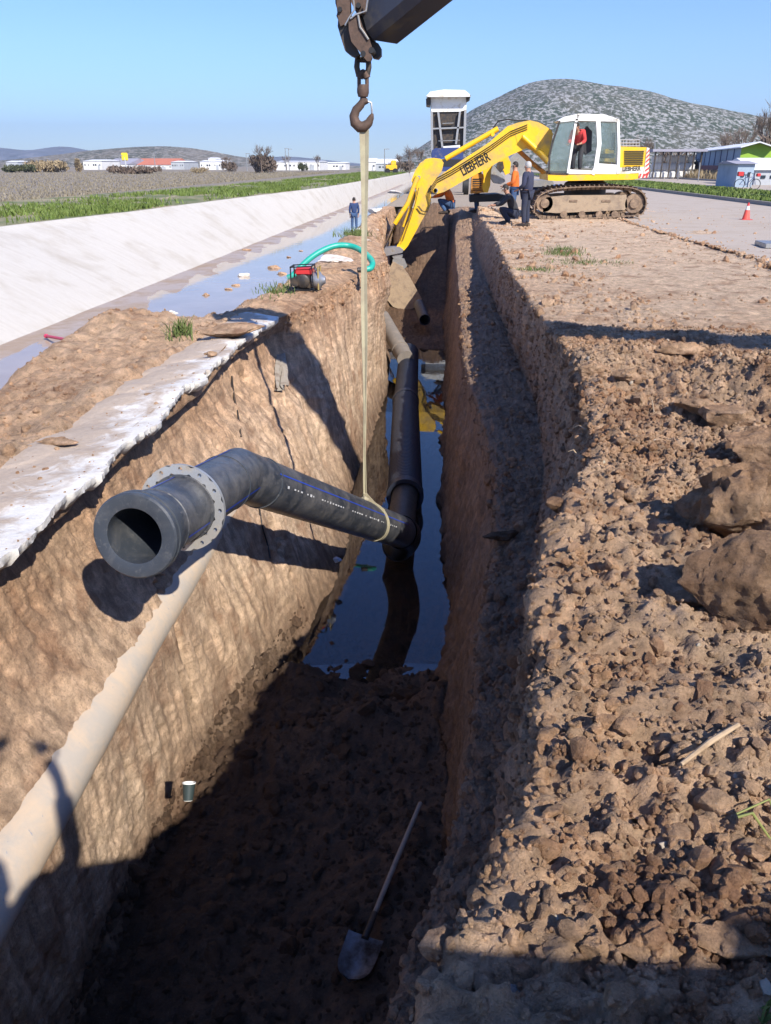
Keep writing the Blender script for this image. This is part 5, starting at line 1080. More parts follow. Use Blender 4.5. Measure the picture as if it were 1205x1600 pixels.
# ------------------------------------------------------------------ mobile crane: only the boom tip hangs into the picture
cr = thing('mobile_crane', (7.2, -3.6, 0), 'dark grey crane boom with brown steel head reaching in at the top edge', 'crane')
T0 = Py(597, 58, HK.y+.05); bd_ = V3((7.25, -5.8, 3.85)).normalized(); Lb = 15.0
U = bd_.cross(V3((0, 0, 1))).normalized(); B = U.cross(bd_)
def section(mbx, a, b_, w_, h_, chm=.25):
    vs = []
    prof = [(-w_, -h_*(1-chm)), (-w_*(1-chm), -h_), (w_*(1-chm), -h_), (w_, -h_*(1-chm)), (w_, h_), (-w_, h_)]
    for p in (a, b_): vs += [p+U*x+B*y for x, y in prof]
    n_ = len(prof); mbx.add(vs, [tuple(range(n_)), tuple(range(2*n_-1, n_-1, -1))]+[(i, (i+1) % n_, n_+(i+1) % n_, n_+i) for i in range(n_)])
mb = MB(); section(mb, T0+bd_*.02+B*.22, T0+bd_*Lb+B*.27, .19, .27); bmm = mb.build('boom', M['boom'], cr)
mb = MB(); section(mb, T0+bd_*2.6+B*.3, T0+bd_*Lb+B*.3, .24, .33); mb.build('boom_outer_section', M['boom'], cr)
hy0 = HK.y-.12
def hx(l, Y, t, nm, mat, par): mb_ = MB(); mb_.px(HL(l), Y, t); return mb_.build(nm, mat, par)
head = hx([(255, -60), (258, 20), (272, 70), (264, 100), (275, 125), (272, 165), (292, 235), (318, 318), (350, 345), (385, 362), (410, 340), (380, 280), (352, 230), (340, 160), (352, 90), (345, -60)], hy0+.0, .1, 'boom_head', M['darkmetal'], cr)
hx([(262, -60), (345, -60), (352, 20), (350, 95), (318, 150), (290, 165), (275, 120), (268, 60)], hy0-.03, .03, 'cover_plate', M['rust'], head)
hx([(340, 130), (385, 82), (405, 95), (425, 160), (470, 245), (485, 290), (478, 330), (488, 362), (478, 384), (455, 382), (425, 345), (390, 300), (358, 262), (342, 190)], hy0-.07, .05, 'head_plate', M['rust'], head)
hx([(400, 130), (460, 200), (492, 255), (528, 272), (544, 300), (545, 345), (525, 368), (492, 362), (470, 310), (430, 250)], hy0+.12, .1, 'head_plate', M['darkmetal'], head)
hx([(350, -60), (462, -60), (455, 30), (445, 82), (400, 90), (385, 72), (355, 10)], hy0+.0, .2, 'cylinder_block', M['rust'], head)
hx([(385, 70), (480, 30), (500, 250), (470, 255), (430, 190)], hy0+.1, .2, 'web_plate', M['darkmetal'], head)
mb = MB()
for a, b_ in ((437, 345), (490, 322)): p = Py(*H_(a, b_), hy0); mb.tube([p-V3((0, .075, 0)), p+V3((0, .25, 0))], .022, 14)
for a, b_ in ((405, 40), (290, 65)): p = Py(*H_(a, b_), hy0); mb.tube([p-V3((0, .05, 0)), p+V3((0, .2, 0))], .02, 6)
mb.build('head_pin', M['black'], head, True, 40)
mb = MB(); mb.tube([Py(*H_(a, b_), hy0-.08) for a, b_ in ((465, -30), (450, 70), (385, 92), (352, 118))], .008, 6); mb.tube([Py(*H_(a, b_), hy0-.08) for a, b_ in ((400, 95), (412, 170), (440, 210), (465, 248))], .008, 6)
mb.tube([Py(*H_(a, b_), hy0-.06) for a, b_ in ((368, -40), (378, 60), (345, 110), (318, 160))], .007, 6); mb.build('hydraulic_pipe', M['galv'], head, True)
# carrier truck standing just behind the viewer (unseen; outline and boxes shaped for the shade across the lower right and the trench)
mb = MB(); mb.box((6.3, -1.9, 1.31), (10.1, 2.4, 1.34), None, .05); mb.box((.8, -1.9, 1.1), (.9, 2.4, 1.4), None, .05); mb.box((2.3, -1.0, 2.07), (.35, .5, .1)); mb.box((3.4, -1.2, 2.1), (.7, .5, .3)); mb.build('carrier', M['yellow'], cr)
mb = MB(); mb.box((12.6, -1.9, 1.9), (2.2, 2.4, 2.4), None, .15); mb.build('cab', M['white'], cr)
e_ = T0+bd_*Lb
mb = MB(); mb.tube([(e_.x, e_.y, 1.0), (e_.x, e_.y, e_.z-.2)], .3, 16); mb.build('column', M['darkmetal'], cr)
for x in (1.6, 3.0, 9.6, 12.0):
    for y in (-3.1, -1.1): mb = MB(); mb.lathe(V3((x, y, .52)), V3((0, 1, 0)), [(0, 0), (0, .52), (.3, .52), (.3, 0)], 24); mb.build('wheel', M['black'], cr, True)

# ------------------------------------------------------------------ hills and far mountain
def hill(name, sil, Yc, depth, mat, n=(260, 90), amp=.05, seed=1, base=-2, skew=.35):
    """ridge whose skyline follows the directions in sil, seen from near the origin; slopes fall away to both sides"""
    pts = [Py(a, b_, Yc) for a, b_ in sil]; xs = [p.x for p in pts]; zs = [p.z for p in pts]
    x = np.linspace(xs[0], xs[-1], n[0]); h = np.interp(x, xs, zs); h = sm(h, 3); v = np.linspace(-1, 1, n[1]); Xg, Vg = np.meshgrid(x, v)
    Hg = np.tile(h, (n[1], 1)); Hp = np.where(Vg < 0, np.clip(1+Vg, 0, 1)**.85, np.clip(1-Vg, 0, 1)); Hp = Hp*Hp*(3-2*Hp)*.35+Hp*.65
    Yg = Yc+Vg*depth*np.where(Vg < 0, 1.0, .8); Pp = np.stack([Xg.ravel(), Yg.ravel(), np.zeros(Xg.size)], 1)
    nn = fbm(Pp/(depth*.35), 6, .5, seed)+.35*(1-2*np.abs(fbm(Pp/(depth*.12), 5, .55, seed+9)))
    Z_ = Hg.ravel()*(Hp.ravel())*(1+amp*2*nn*(1-Hp.ravel()**6))+base
    Pp[:, 2] = Z_; o = mesh_np(name, Pp, grid_faces(n[1], n[0]), mat); return tag(o, kind='structure')
def hillmat(name, rock, scrub, soilc, sc, rough=.58):
    m, t, b = newmat(name); ob = N(t, 'TexCoord').outputs['Object']; mp = N(t, 'Mapping'); t.links.new(ob, mp.inputs[0]); mp.inputs['Scale'].default_value = (1, .35, 1.3); ob = mp.outputs[0]; n1 = noise(t, sc, 6, .7, ob, .3); n2 = noise(t, sc*.08, 6, .6, ob); n3 = noise(t, sc*2.2, 5, .7, ob)
    g = mix(t, n3.outputs[0], scrub, tuple(k*1.7 for k in scrub)); g = mix(t, ramp(t, n2.outputs[0], [(.45, 0.), (.62, .65)]).outputs[0], g, soilc)
    c = mix(t, ramp(t, n1.outputs[0], [(rough-.07, 0.), (rough, 1.)]).outputs[0], g, rock); c = mix(t, ramp(t, n3.outputs[0], [(.36, .8), (.44, 0.)]).outputs[0], c, tuple(k*.5 for k in scrub))
    t.links.new(c, b.inputs['Base Color']); b.inputs['Roughness'].default_value = 1; b.inputs['Specular IOR Level'].default_value = .05
    t.links.new(bumpn(t, n1.outputs[0], 2.5/sc*.1, 1), b.inputs['Normal']); return m
M['hill'] = hillmat('rocky_hill', (.33, .325, .31), (.045, .058, .04), (.13, .12, .095), .30, .56)
M['hill2'] = hillmat('low_rocky_hill', (.28, .26, .23), (.06, .062, .045), (.2, .165, .125), .2, .56)
M['mount'] = hillmat('far_mountain', (.22, .22, .24), (.08, .09, .1), (.14, .14, .14), .01, .6)
hill('rocky_hill', [(560, 262), (600, 250), (640, 238), (655, 228), (672, 216), (700, 200), (730, 172), (745, 164), (775, 150), (800, 137), (825, 126), (850, 121), (880, 119), (905, 121), (935, 128), (965, 131), (1000, 138), (1030, 150), (1060, 158), (1100, 167), (1140, 178), (1180, 187), (1215, 192), (1300, 205), (1400, 225), (1500, 262)], 900, 420, M['hill'], amp=.07, n=(420, 160))
hill('low_hill', [(-60, 262), (0, 255), (60, 247), (100, 242), (140, 236), (175, 230), (215, 227), (260, 226), (300, 229), (335, 235), (370, 242), (420, 248), (460, 262)], 1300, 380, M['hill2'], seed=4, amp=.06)
hill('far_mountain', [(-300, 245), (-150, 236), (-60, 232), (0, 229), (30, 234), (60, 234), (90, 227), (110, 228), (140, 235), (180, 240), (240, 246), (330, 251), (450, 243), (480, 246), (560, 255), (700, 262)], 4600, 900, M['mount'], seed=7, amp=.03)

# ------------------------------------------------------------------ vegetation
def leafmat(name, c, c2, sp=.3):
    m, t, b = newmat(name); ob = N(t, 'TexCoord').outputs['Object']; n1 = noise(t, 2.2, 4, .6, ob); n2 = noise(t, 25, 2, .5, ob)
    cc = mix(t, ramp(t, n1.outputs[0], [(.35, 0.), (.65, 1.)]).outputs[0], c, c2); cc = mix(t, n2.outputs[0], cc, tuple(k*.6 for k in c)); t.links.new(cc, b.inputs['Base Color']); b.inputs['Roughness'].default_value = .7
    b.inputs['Specular IOR Level'].default_value = sp; return m
M['grass'] = leafmat('green_grass', (.10, .16, .025), (.24, .29, .08)); M['drygrass'] = leafmat('dry_grass', (.24, .20, .13), (.34, .30, .23)); M['weed'] = leafmat('weed_green', (.10, .14, .035), (.2, .25, .08)); M['bare'] = leafmat('bare_twigs', (.16, .12, .09), (.24, .18, .14)); M['reed'] = leafmat('dry_reed', (.34, .26, .15), (.42, .33, .2))
M['bush'] = leafmat('dark_bush', (.07, .085, .04), (.13, .13, .07)); M['trunk'] = pmat('bark', (.12, .09, .07), .9)
def blades(name, P_, h, w, mat, seed, label=None, cat=None, lean=.5, kind='stuff', top=.3):
    r = np.random.default_rng(seed); n = len(P_); h = h*(.45+1.1*r.random(n)); a = r.random(n)*6.283; d = np.stack([np.cos(a), np.sin(a), 0*a], 1); b2 = r.random(n)*6.283; l = np.stack([np.cos(b2), np.sin(b2), 0*a], 1)*(r.random(n)*lean*h)[:, None]
    w = w*(.6+.8*r.random(n)); z = np.array([0, 0, 1.]); p0 = P_-d*w[:, None]/2; p1 = P_+d*w[:, None]/2; m_ = P_+l*.4+z*(h*.6)[:, None]; p2 = m_+d*w[:, None]*.45; p3 = m_-d*w[:, None]*.45; t_ = P_+l+z*h[:, None]; p4 = t_+d*w[:, None]*.1*top; p5 = t_-d*w[:, None]*.1*top
    Vv = np.stack([p0, p1, p2, p3, p4, p5], 1).reshape(-1, 3); b_ = np.arange(n)[:, None]*6; Fv = np.concatenate([b_+np.array([0, 1, 2, 3]), b_+np.array([3, 2, 4, 5])]); o = mesh_np(name, Vv, Fv, mat)
    return tag(o, label, cat, kind=kind)
r = np.random.default_rng(5)
# green strip left of the canal
n = 90000; yv = 14+r.random(n)**1.7*180; xe = np.interp(yv, ly, lx); xv = xe-.3-r.random(n)**1.1*(6.5+.02*yv); Pn = np.stack([xv, yv, xv*0+.0], 1)
bare = fbm(Pn*np.array([.28, .16, 1])+3, 4, .6, 61); keep = bare+r.normal(size=n)*.10 < .05; Pg = Pn[keep]; cl_ = fbm(Pg*np.array([1.1, .8, 1]), 3, .6, 62)
sc_g = 1+Pg[:, 1]*.012
for nm, mk, hh, mt, lb in (('green_grass', cl_ > -.35, .15, M['grass'], 'green grass and weeds growing along the top of the canal lining'),):
    P_ = Pg[mk]; blades(nm, P_, .15*(1+P_[:, 1]*.004), .035*(1+P_[:, 1]*.012), mt, 6, lb, 'grass', .9)
strip = []; 
yq = np.concatenate([np.arange(-4, 60, .5), np.geomspace(60, 300, 60)]); xq = np.interp(yq, ly, lx); V_ = []
for i, y in enumerate(yq):
    for k in range(24): V_.append((xq[i]-.02-k/23*(9.5+.02*y), y, .012))
V_ = np.array(V_); V_[:, 2] += np.clip(fbm(V_*np.array([.5, .3, 1]), 4, .6, 66), 0, 1)*.45*np.clip(np.tile(np.sin(np.arange(24)/23*math.pi), len(yq)), 0, 1)+.0
m, t, b = newmat('weedy_verge_soil'); ob = N(t, 'TexCoord').outputs['Object']; n1 = noise(t, .35, 6, .6, ob); n2 = noise(t, 5, 8, .7, ob)
c = mix(t, ramp(t, n1.outputs[0], [(.4, 0.), (.6, 1.)]).outputs[0], (.10, .13, .04), (.42, .32, .22)); c = mix(t, ramp(t, n2.outputs[0], [(.4, .8), (.6, 0.)]).outputs[0], c, (.10, .12, .04)); t.links.new(c, b.inputs['Base Color']); b.inputs['Roughness'].default_value = 1
M['verge'] = m; tag(mesh_np('verge', V_, grid_faces(len(yq), 24), m), kind='structure')
# dry grass field
n = 60000; yv = 22+r.random(n)**1.8*200; xv = -20-.04*yv-r.random(n)**1.6*(40+yv*.8); Pn = np.stack([xv, yv, xv*0], 1); blades('dry_grass', Pn, .10*(1+yv*.002), .04*(1+yv*.01), M['drygrass'], 8, 'grey dry grass covering the field on the left', 'grass', .8)
# median grass
n = 42000; yv = 22+r.random(n)**1.4*120; xv = 14.5+r.random(n)*5.2; Pn = np.stack([xv, yv, xv*0+.13], 1); k_ = fbm(Pn*np.array([.5, .3, 1]), 4, .6, 71) < .22
blades('median_grass', Pn[k_], .13, .05*(1+yv[k_]*.012), M['grass'], 9, 'green grass on the median between the two roads', 'grass', .9)
# dry band in front of the sheds
n = 26000; yv = 30+r.random(n)**1.2*90; xv = 31+r.random(n)*9; Pn = np.stack([xv, yv, xv*0], 1); blades('dry_weeds', Pn, .8, .09, M['reed'], 10, 'tall dry weeds along the fence in front of the sheds', 'weeds', .5)
def weeds(name, cen, rad, n, h, w, lb, seed, mat='weed', zs=None):
    r = np.random.default_rng(seed); out = []
    for k in range(n):
        a = r.normal(size=2)*.5; x = cen[0]+a[0]*rad[0]; y = cen[1]+a[1]*rad[1]; g = ground_at(x, y, *(zs or (11.8, 99))); out.append((x, y, g.z-.01))
    o = blades(name, np.array(out), h, w, M[mat], seed, None, None, 1.1, None); return tag(o, lb, 'weeds')
p = Pz(880, 395, 0); weeds('weed_patch', p, (.42, .8), 420, .08, .012, 'green weed patch on the bank, upper and brighter one', 21)
p = Pz(915, 412, 0); weeds('weed_patch', p, (.75, .5), 380, .045, .011, 'low sparse weed patch spreading right of the brighter one', 22)
p = Pz(835, 424, 0); weeds('weed_patch', p, (.3, .3), 160, .06, .012, 'small weed patch at the bank edge above the shaded bench', 23)
p = Pz(440, 455, -.15); weeds('weed_patch', p, (.3, .8), 200, .09, .013, 'weeds on the left bank below the pump', 24, zs=(2.4, 4.2))
p = Pz(283, 538, -.25); weeds('weed_patch', p, (.12, .16), 150, .14, .012, 'bright green tuft behind the white slab', 25, zs=(1.2, 3))
p = Pz(553, 372, -.1); weeds('weed_patch', p, (.4, .7), 240, .18, .018, 'weeds beside the white rubble behind the sling', 26, zs=(2.2, 4.2))
p = Pz(780, 348, 0); p = on(1188, 1590); weeds('weed_patch', p, (.02, .02), 12, .05, .008, 'tiny green sprout at the bottom right corner', 27)

def branch(mbx, p, d, L, r_, lev, rnd, tw=.5, n=5):
    q_ = p+d*L; mbx.tube([p, p.lerp(q_, .5)+Vector((rnd.uniform(-1, 1), rnd.uniform(-1, 1), 0))*L*.05, q_], [r_, r_*.8, r_*.6], 4, False)
    if lev <= 0: return
    for k in range(n if lev > 1 else n+1):
        nd = (d+Vector((rnd.uniform(-1, 1), rnd.uniform(-1, 1), rnd.uniform(-.15, .8)))*tw*1.5).normalized(); branch(mbx, p.lerp(q_, rnd.uniform(.45, 1)), nd, L*rnd.uniform(.5, .78), r_*.5, lev-1, rnd, tw, n)
def bare_tree(px, pyb, D, h, label, seed, spread=.5, lev=4, mat='bare', name='bare_tree', z=0, group='bare trees along the horizon'):
    rnd = random.Random(seed); base = Py(px, pyb, D); base.z = z; t_ = thing(name, base, label, 'tree', group)
    mb_ = MB(); mb_.tube([base, base+V3((rnd.uniform(-.1, .1)*h*.3, 0, h*.33))], [h*.025, h*.018], 8); mb_.build('trunk', M['trunk'], t_)
    mb_ = MB(); tp = base+V3((0, 0, h*.28))
    for k in range(4): branch(mb_, tp, Vector((rnd.uniform(-1, 1)*spread, rnd.uniform(-1, 1)*spread, 1)).normalized(), h*.27, h*.012, lev-1, rnd, spread)
    mb_.build('crown', M[mat], t_); return t_
def bush(px0, px1, pyt, D, label, seed, mat='bush', dens=1500, z=0, cat='bush', group='bushes along the horizon', name='bush'):
    a = Py(px0, 262, D); b_ = Py(px1, 262, D); h = Py((px0+px1)/2, pyt, D).z; r = np.random.default_rng(seed); wv = (b_.x-a.x)/2; cx = (a.x+b_.x)/2
    root_ = thing(name, (cx, D, z), label, cat, group); mb_ = MB()
    for k in range(6): mb_.tube([(cx+r.uniform(-.5, .5)*wv, D, z), (cx+r.uniform(-.8, .8)*wv, D+r.uniform(-1, 1), z+h*.6)], [h*.02, h*.01], 5)
    mb_.build('stem', M['trunk'], root_)
    bl = [(r.uniform(-.75, .75), r.uniform(-.7, .7), r.uniform(.25, .65), r.uniform(.22, .42)) for _ in range(14)]; out = []
    for k in range(dens):
        c_ = bl[r.integers(14)]; v = r.normal(size=3); v /= np.linalg.norm(v); v *= r.random()**.4*c_[3]; out.append((cx+(c_[0]+v[0])*wv, D+(c_[1]+v[1])*wv*.7, z+max(.02, (c_[2]+v[2]*1.0))*h*.93))
    s_l = max(h, wv)*.055; o = blades('crown', np.array(out)-[0, 0, s_l/2], s_l*1.6, s_l*.9, M[mat], seed, None, None, 1.2, None, 3); o.data.transform(Matrix.Translation((-cx, -D, -z))); o.parent = root_
    return root_
lab = ['leftmost', 'second']
for a in [(409, 262, 190, 7.5, 'broad bare brown tree on the left horizon, tallest there', 3, .75), (497, 262, 260, 5.5, 'thin bare tree on the horizon left of the hanging sling', 4), (448, 262, 300, 6, 'small bare tree between white sheds and the sling', 5), (640, 262, 190, 6.8, 'bare tree left of the raised tipper body, tallest of its row', 6),
          (626, 262, 210, 5.2, 'small bare tree at the left end of the row beside the tipper', 7), (655, 262, 200, 6.5, 'bare tree touching the left side of the tipper body', 8), (356, 262, 230, 5, 'small brown bare tree left of the broad one', 9), (1193, 255, 150, 12.5, 'tall bare tree at the right edge behind the white roofed building', 10), (1135, 250, 130, 7.5, 'bare tree behind the blue shed roof', 11),
          (1158, 250, 120, 8, 'second bare tree behind the green gable', 12), (1010, 250, 150, 7, 'bare tree behind the counterweight of the large excavator', 13), (985, 250, 170, 8, 'bare tree right behind the excavator cab', 14)]:
    bare_tree(*a)
for a in [(388, 432, 236, 192, 'dense brown bush round the broad bare tree', 31, 'bare', 2600), (45, 118, 250, 210, 'tan reed thicket on the left horizon', 32, 'reed', 2600), (0, 60, 256, 200, 'low green scrub at the left edge', 33), (345, 370, 247, 235, 'brown bush right of the factory', 34, 'bare'), (118, 128, 243, 215, 'small ochre tree crown beside the reed thicket', 35, 'reed'),
          (465, 484, 252, 240, 'low dark bush in front of the white sheds', 36), (700, 740, 238, 120, 'bare thicket behind the tipper truck', 37, 'bare', 2000), (1020, 1110, 232, 135, 'brown thicket behind the open shelter', 38, 'bare', 2600), (1180, 1215, 205, 105, 'tall brown thicket at the right edge behind the white roof', 39, 'bare', 2200), (955, 1020, 235, 140, 'brown thicket behind the excavator cab', 40, 'bare', 2200), (600, 650, 250, 230, 'grey thicket left of the tipper truck', 41, 'bare', 1800), (165, 250, 259.5, 170, 'low brown hedge in front of the factory', 42, 'bare', 1300), (296, 330, 259, 180, 'low hedge between factory and brown bush', 43, 'reed', 700)]:
    bush(*a)

# ------------------------------------------------------------------ buildings
def mat_wall(n, c): return pmat(n, c, .8, dirt=tuple(k*.7 for k in c), dirtamt=.3, dscale=.4)
M['wwall'] = mat_wall('white_wall', (.7, .69, .66)); M['gwall'] = mat_wall('grey_wall', (.4, .42, .44)); M['rroof'] = mat_wall('red_roof', (.5, .17, .1)); M['groof'] = mat_wall('grey_roof', (.32, .31, .36)); M['bwall'] = mat_wall('blue_panel', (.30, .38, .46)); M['dwin'] = pmat('dark_window', (.03, .04, .05), .2)
M['brick'] = mat_wall('red_brick', (.28, .12, .11)); M['lime'] = mat_wall('lime_green', (.30, .48, .05)); M['wroof'] = mat_wall('white_roof', (.75, .76, .78)); M['sign'] = pmat('yellow_sign', (.8, .6, .03), .5)
def building(x0, x1, ytop, ybase, D, dep, label, wall='wwall', roof='wroof', rh=.15, nwin=5, name='building', gable=False, z=0):
    a = Py(x0, ybase, D); b_ = Py(x1, ybase, D); ht = Py((x0+x1)/2, ytop, D).z; L_ = b_.x-a.x; t_ = thing(name, ((a.x+b_.x)/2, D, z), label, 'building')
    wh = ht*(1-rh); mb_ = MB(); mb_.box(((a.x+b_.x)/2, D+dep/2, wh/2-.2), (L_, dep, wh+.4)); w_ = mb_.build('wall', M[wall], t_)
    mb_ = MB(); o_ = .25
    pr_ = [(a.x-o_, D-o_, wh+.003), (a.x-o_, D+dep/2, ht), (a.x-o_, D+dep+o_, wh+.003)]; mb_.prism(pr_, (L_+2*o_, 0, 0)); mb_.build('roof', M[roof], t_)
    for k in range(nwin):
        xx = a.x+L_*(k+.5+.25*math.sin(k*2.3+D))/nwin; mb_ = MB(); mb_.box((xx, D-.02, wh*.55), (min(L_/nwin*.4, 2.4)*(.7+.3*math.sin(k*1.7+D)), .12, wh*.2)); mb_.build('window', M['dwin'], t_)
    if nwin: mb_ = MB(); mb_.box((a.x+L_*.82, D-.03, wh*.3), (min(L_*.1, 3), .16, wh*.6)); mb_.build('door', M['gwall'], t_)
    return t_
for a in [(131, 160, 249, 262, 330, 20, 'white shed left of the long factory on the horizon'), (162, 200, 247, 262, 350, 30, 'grey roofed factory hall left of the red roof', 'wwall', 'groof', .55), (200, 268, 247, 262, 360, 30, 'long hall with a red roof on the left horizon', 'wwall', 'rroof', .6, 9), (268, 288, 251, 262, 340, 20, 'low pale hall at the right end of the red roofed one', 'gwall', 'wroof'),
          (313, 346, 250, 262, 320, 16, 'white building with upper block between hedge and brown bush'), (326, 337, 246, 254, 322, 8, 'small upper white block on the horizon building', 'wwall', 'wroof', .1, 2), (10, 28, 251, 258, 400, 12, 'small pale building at the far left horizon', 'gwall'), (432, 500, 251, 264, 300, 20, 'long low white building right of the broad bare tree', 'wwall', 'wroof', .1, 8),
          (500, 540, 253, 262, 330, 14, 'low white building directly left of the sling'), (566, 586, 247, 260, 280, 14, 'white hall just right of the sling', 'wwall', 'wroof', .3, 3), (588, 622, 248, 261, 260, 14, 'pale hall with white roof left of the bare tree row', 'gwall', 'wroof', .4, 4)]:
    building(*a)
# sign mast and far posts
mb = MB(); D = 300; p = Py(197, 262, D); h = Py(197, 241, D).z; t_ = thing('sign_mast', (p.x, D, 0), 'yellow sign on a mast in front of the factory', 'sign'); mb.tube([(p.x, D, 0), (p.x, D, h*.8)], .3, 8); mb.build('mast', M['gwall'], t_); mb = MB(); mb.box((p.x, D, h*.85), (2.4, .5, 2.6), None, .2); mb.build('sign_board', M['sign'], t_)
for px_, yt, D, lb in ((189, 243, 280, 'thin lamp mast left of the yellow sign'), (243, 238, 260, 'mast before the red roofed hall'), (447, 232, 260, 'tall thin mast above the low white building, right'), (452, 233, 262, 'tall thin mast beside the rightmost one'), (601, 233, 200, 'street lamp right of the sling'), (386, 240, 250, 'mast left of the broad bare tree')):
    p = Py(px_, 262, D); h = Py(px_, yt, D).z; t_ = thing('lamp_mast', (p.x, D, 0), lb, 'mast', 'masts on the horizon'); mb = MB(); mb.tube([(p.x, D, 0), (p.x, D, h)], [.16, .09], 6); mb.build('pole', M['galv'], t_); mb = MB(); mb.box((p.x+.5, D, h), (1.3, .25, .14)); mb.build('lamp_head', M['galv'], t_)
# blue panelled shed on the right, one long side seen
def rl(zx, zy): return (960+zx/4.918, 160+zy/4.917)
D = 88.0
A_ = Pz(*rl(605, 570), 0); Bx = Pz(*rl(935, 600), 0)
wt = thing('panel_shed', A_, 'long shed with blue-grey panels over a red brick wall and lime green gable', 'building')
def at_wall(u, z): q_ = A_.lerp(Bx, u); return V3((q_.x, q_.y, z))
H0 = Py(*rl(640, 385), A_.y).z; Hb = H0
dW = (Bx-A_); dW.z = 0; nW = V3((dW.y, -dW.x, 0)).normalized()*-1
if nW.x < 0: nW = -nW
wd = nW*3.4
mb = MB(); hb = H0*.47; mb.prism([at_wall(0, -.1), at_wall(1, -.1), at_wall(1, hb), at_wall(0, hb)], wd); mb.build('brick_wall', M['brick'], wt)
mb = MB(); mb.prism([at_wall(0, hb), at_wall(1, hb), at_wall(1, H0), at_wall(0, H0)], wd*.999); mb.build('panel_wall', M['bwall'], wt)
mb = MB()
for k in range(8): mb = MB(); q0, q1 = at_wall(k/8+.01, hb), at_wall(k/8+.01, H0); mb.prism([q0-nW*.08, q0-nW*.08+dW.normalized()*.22, q1-nW*.08+dW.normalized()*.22, q1-nW*.08], nW*.075); mb.build('panel_rib', M['blue'], wt)
mb = MB(); e0, e1 = at_wall(-.02, H0), at_wall(1.03, H0); rg0, rg1 = e0+wd*.5+V3((0, 0, .55)), e1+wd*.5+V3((0, 0, .55)); bk0, bk1 = e0+wd*1.02, e1+wd*1.02
mb.add([e0-nW*.3, e1-nW*.3, rg1, rg0, bk1, bk0, e0-nW*.3+V3((0, 0, .12)), e1-nW*.3+V3((0, 0, .12)), rg1+V3((0, 0, .12)), rg0+V3((0, 0, .12)), bk1+V3((0, 0, .12)), bk0+V3((0, 0, .12))], [(0, 1, 2, 3), (3, 2, 4, 5), (6, 7, 8, 9), (9, 8, 10, 11), (0, 1, 7, 6), (1, 2, 8, 7), (2, 4, 10, 8), (0, 3, 9, 6), (3, 5, 11, 9)]); mb.build('roof', M['wroof'], wt)
mb = MB(); g1 = at_wall(1, H0); mb.prism([g1+dW.normalized()*.03-V3((0, 0, H0*.32)), g1+wd+dW.normalized()*.03-V3((0, 0, H0*.32)), g1+wd+dW.normalized()*.03, g1+wd*.5+V3((0, 0, .55))+dW.normalized()*.03, g1+dW.normalized()*.03], dW.normalized()*.05); mb.build('gable', M['lime'], wt)
for a in [(1150, 1176, 251, 281, 70, 5, 'small blue-grey hut with a grey roof right of the panelled shed', 'bwall', 'groof', .12, 2, 'hut'), (1179, 1240, 246, 280, 78, 10, 'white roofed building at the right edge', 'gwall', 'wroof', .45, 3)]: building(*a)
# open shelter with stacked white bags
D = 112.0; a = Py(1020, 275, D); b_ = Py(1092, 275, D); hz = Py(1050, 235, D).z; sh = thing('open_shelter', ((a.x+b_.x)/2, D, 0), 'open steel shelter with a dark flat roof over stacked white sacks', 'shelter')
mb = MB(); mb.box(((a.x+b_.x)/2, D+3, hz), (b_.x-a.x+1, 7, .3)); mb.build('roof', M['groof'], sh)
for k in range(7): mb = MB(); x = a.x+(b_.x-a.x)*k/6; mb.box((x, D, hz/2), (.16, .16, hz-.3)); mb.build('post', M['darkmetal'], sh)
for k in range(9):
    for j in range(3):
        if (k*7+j*3) % 5 == 0 and j == 2: continue
        x = a.x+.6+(b_.x-a.x-1.2)*k/8; mb = MB(); mb.box((x, D+2.2+.1*math.sin(k*3+j), .5+j*.95), (.88, .95, .9), None, .16); o = mb.build('sack', M['wwall'], None, True)
        col_ = ['left end', 'second', 'third', 'fourth', 'middle', 'sixth', 'seventh', 'eighth', 'right end'][k]; tag(o, 'white bulk sack in the %s stack under the shelter, %s' % (col_, ['at the bottom', 'in the middle layer', 'on top'][j]), 'sack', 'white sacks stacked under the open shelter')
# fence posts along the far road and the leaning pole
for i, (a, b_, c_, d_) in enumerate([(1094, 254, 1091, 284), (1129, 252, 1123, 286), (1062, 258, 1059, 282), (1184, 186, 1164, 276), (1023, 220, 1025, 278)]):
    lb = ['pale concrete post before the middle of the panelled shed', 'pale post leaning before the right part of the panelled shed', 'pale post at the left end of the panelled shed', 'long leaning dark pole crossing in front of the blue-grey hut', 'thin grey pole left of the open shelter'][i]
    p1 = Pz(c_, d_, 0); p0 = Py(a, b_, p1.y); mb = MB(); mb.tube([p1, p0], .06 if i < 3 else .09, 6); tag(mb.build('post', M['darkmetal'] if i == 3 else M['galv'], None, True), lb, 'post', 'posts by the far road' if i < 3 else None)
# reflective traffic cone
cp = Pz(1165, 345, 0); cp.z = .012; t_ = thing('traffic_cone', cp, 'red and white traffic cone standing on the pale pavement', 'cone')
mb = MB(); mb.box(cp+V3((0, 0, .02)), (.34, .34, .04), None, .01); mb.build('base', M['red'], t_)
mb = MB(); mb.lathe(cp+V3((0, 0, .04)), V3((0, 0, 1)), [(0, .12), (.28, .07), (.28, 0)], 24); mb.build('lower_cone', pmat('cone_red', (.75, .1, .07), .5), t_, True, 50)
mb = MB(); mb.lathe(cp+V3((0, 0, .32)), V3((0, 0, 1)), [(0, .069), (.12, .045), (.12, 0)], 24); mb.build('white_band', M['white'], t_, True, 50)
mb = MB(); mb.lathe(cp+V3((0, 0, .44)), V3((0, 0, 1)), [(0, .044), (.1, .026), (.1, 0)], 24); mb.build('tip', M['red'], t_, True, 50)
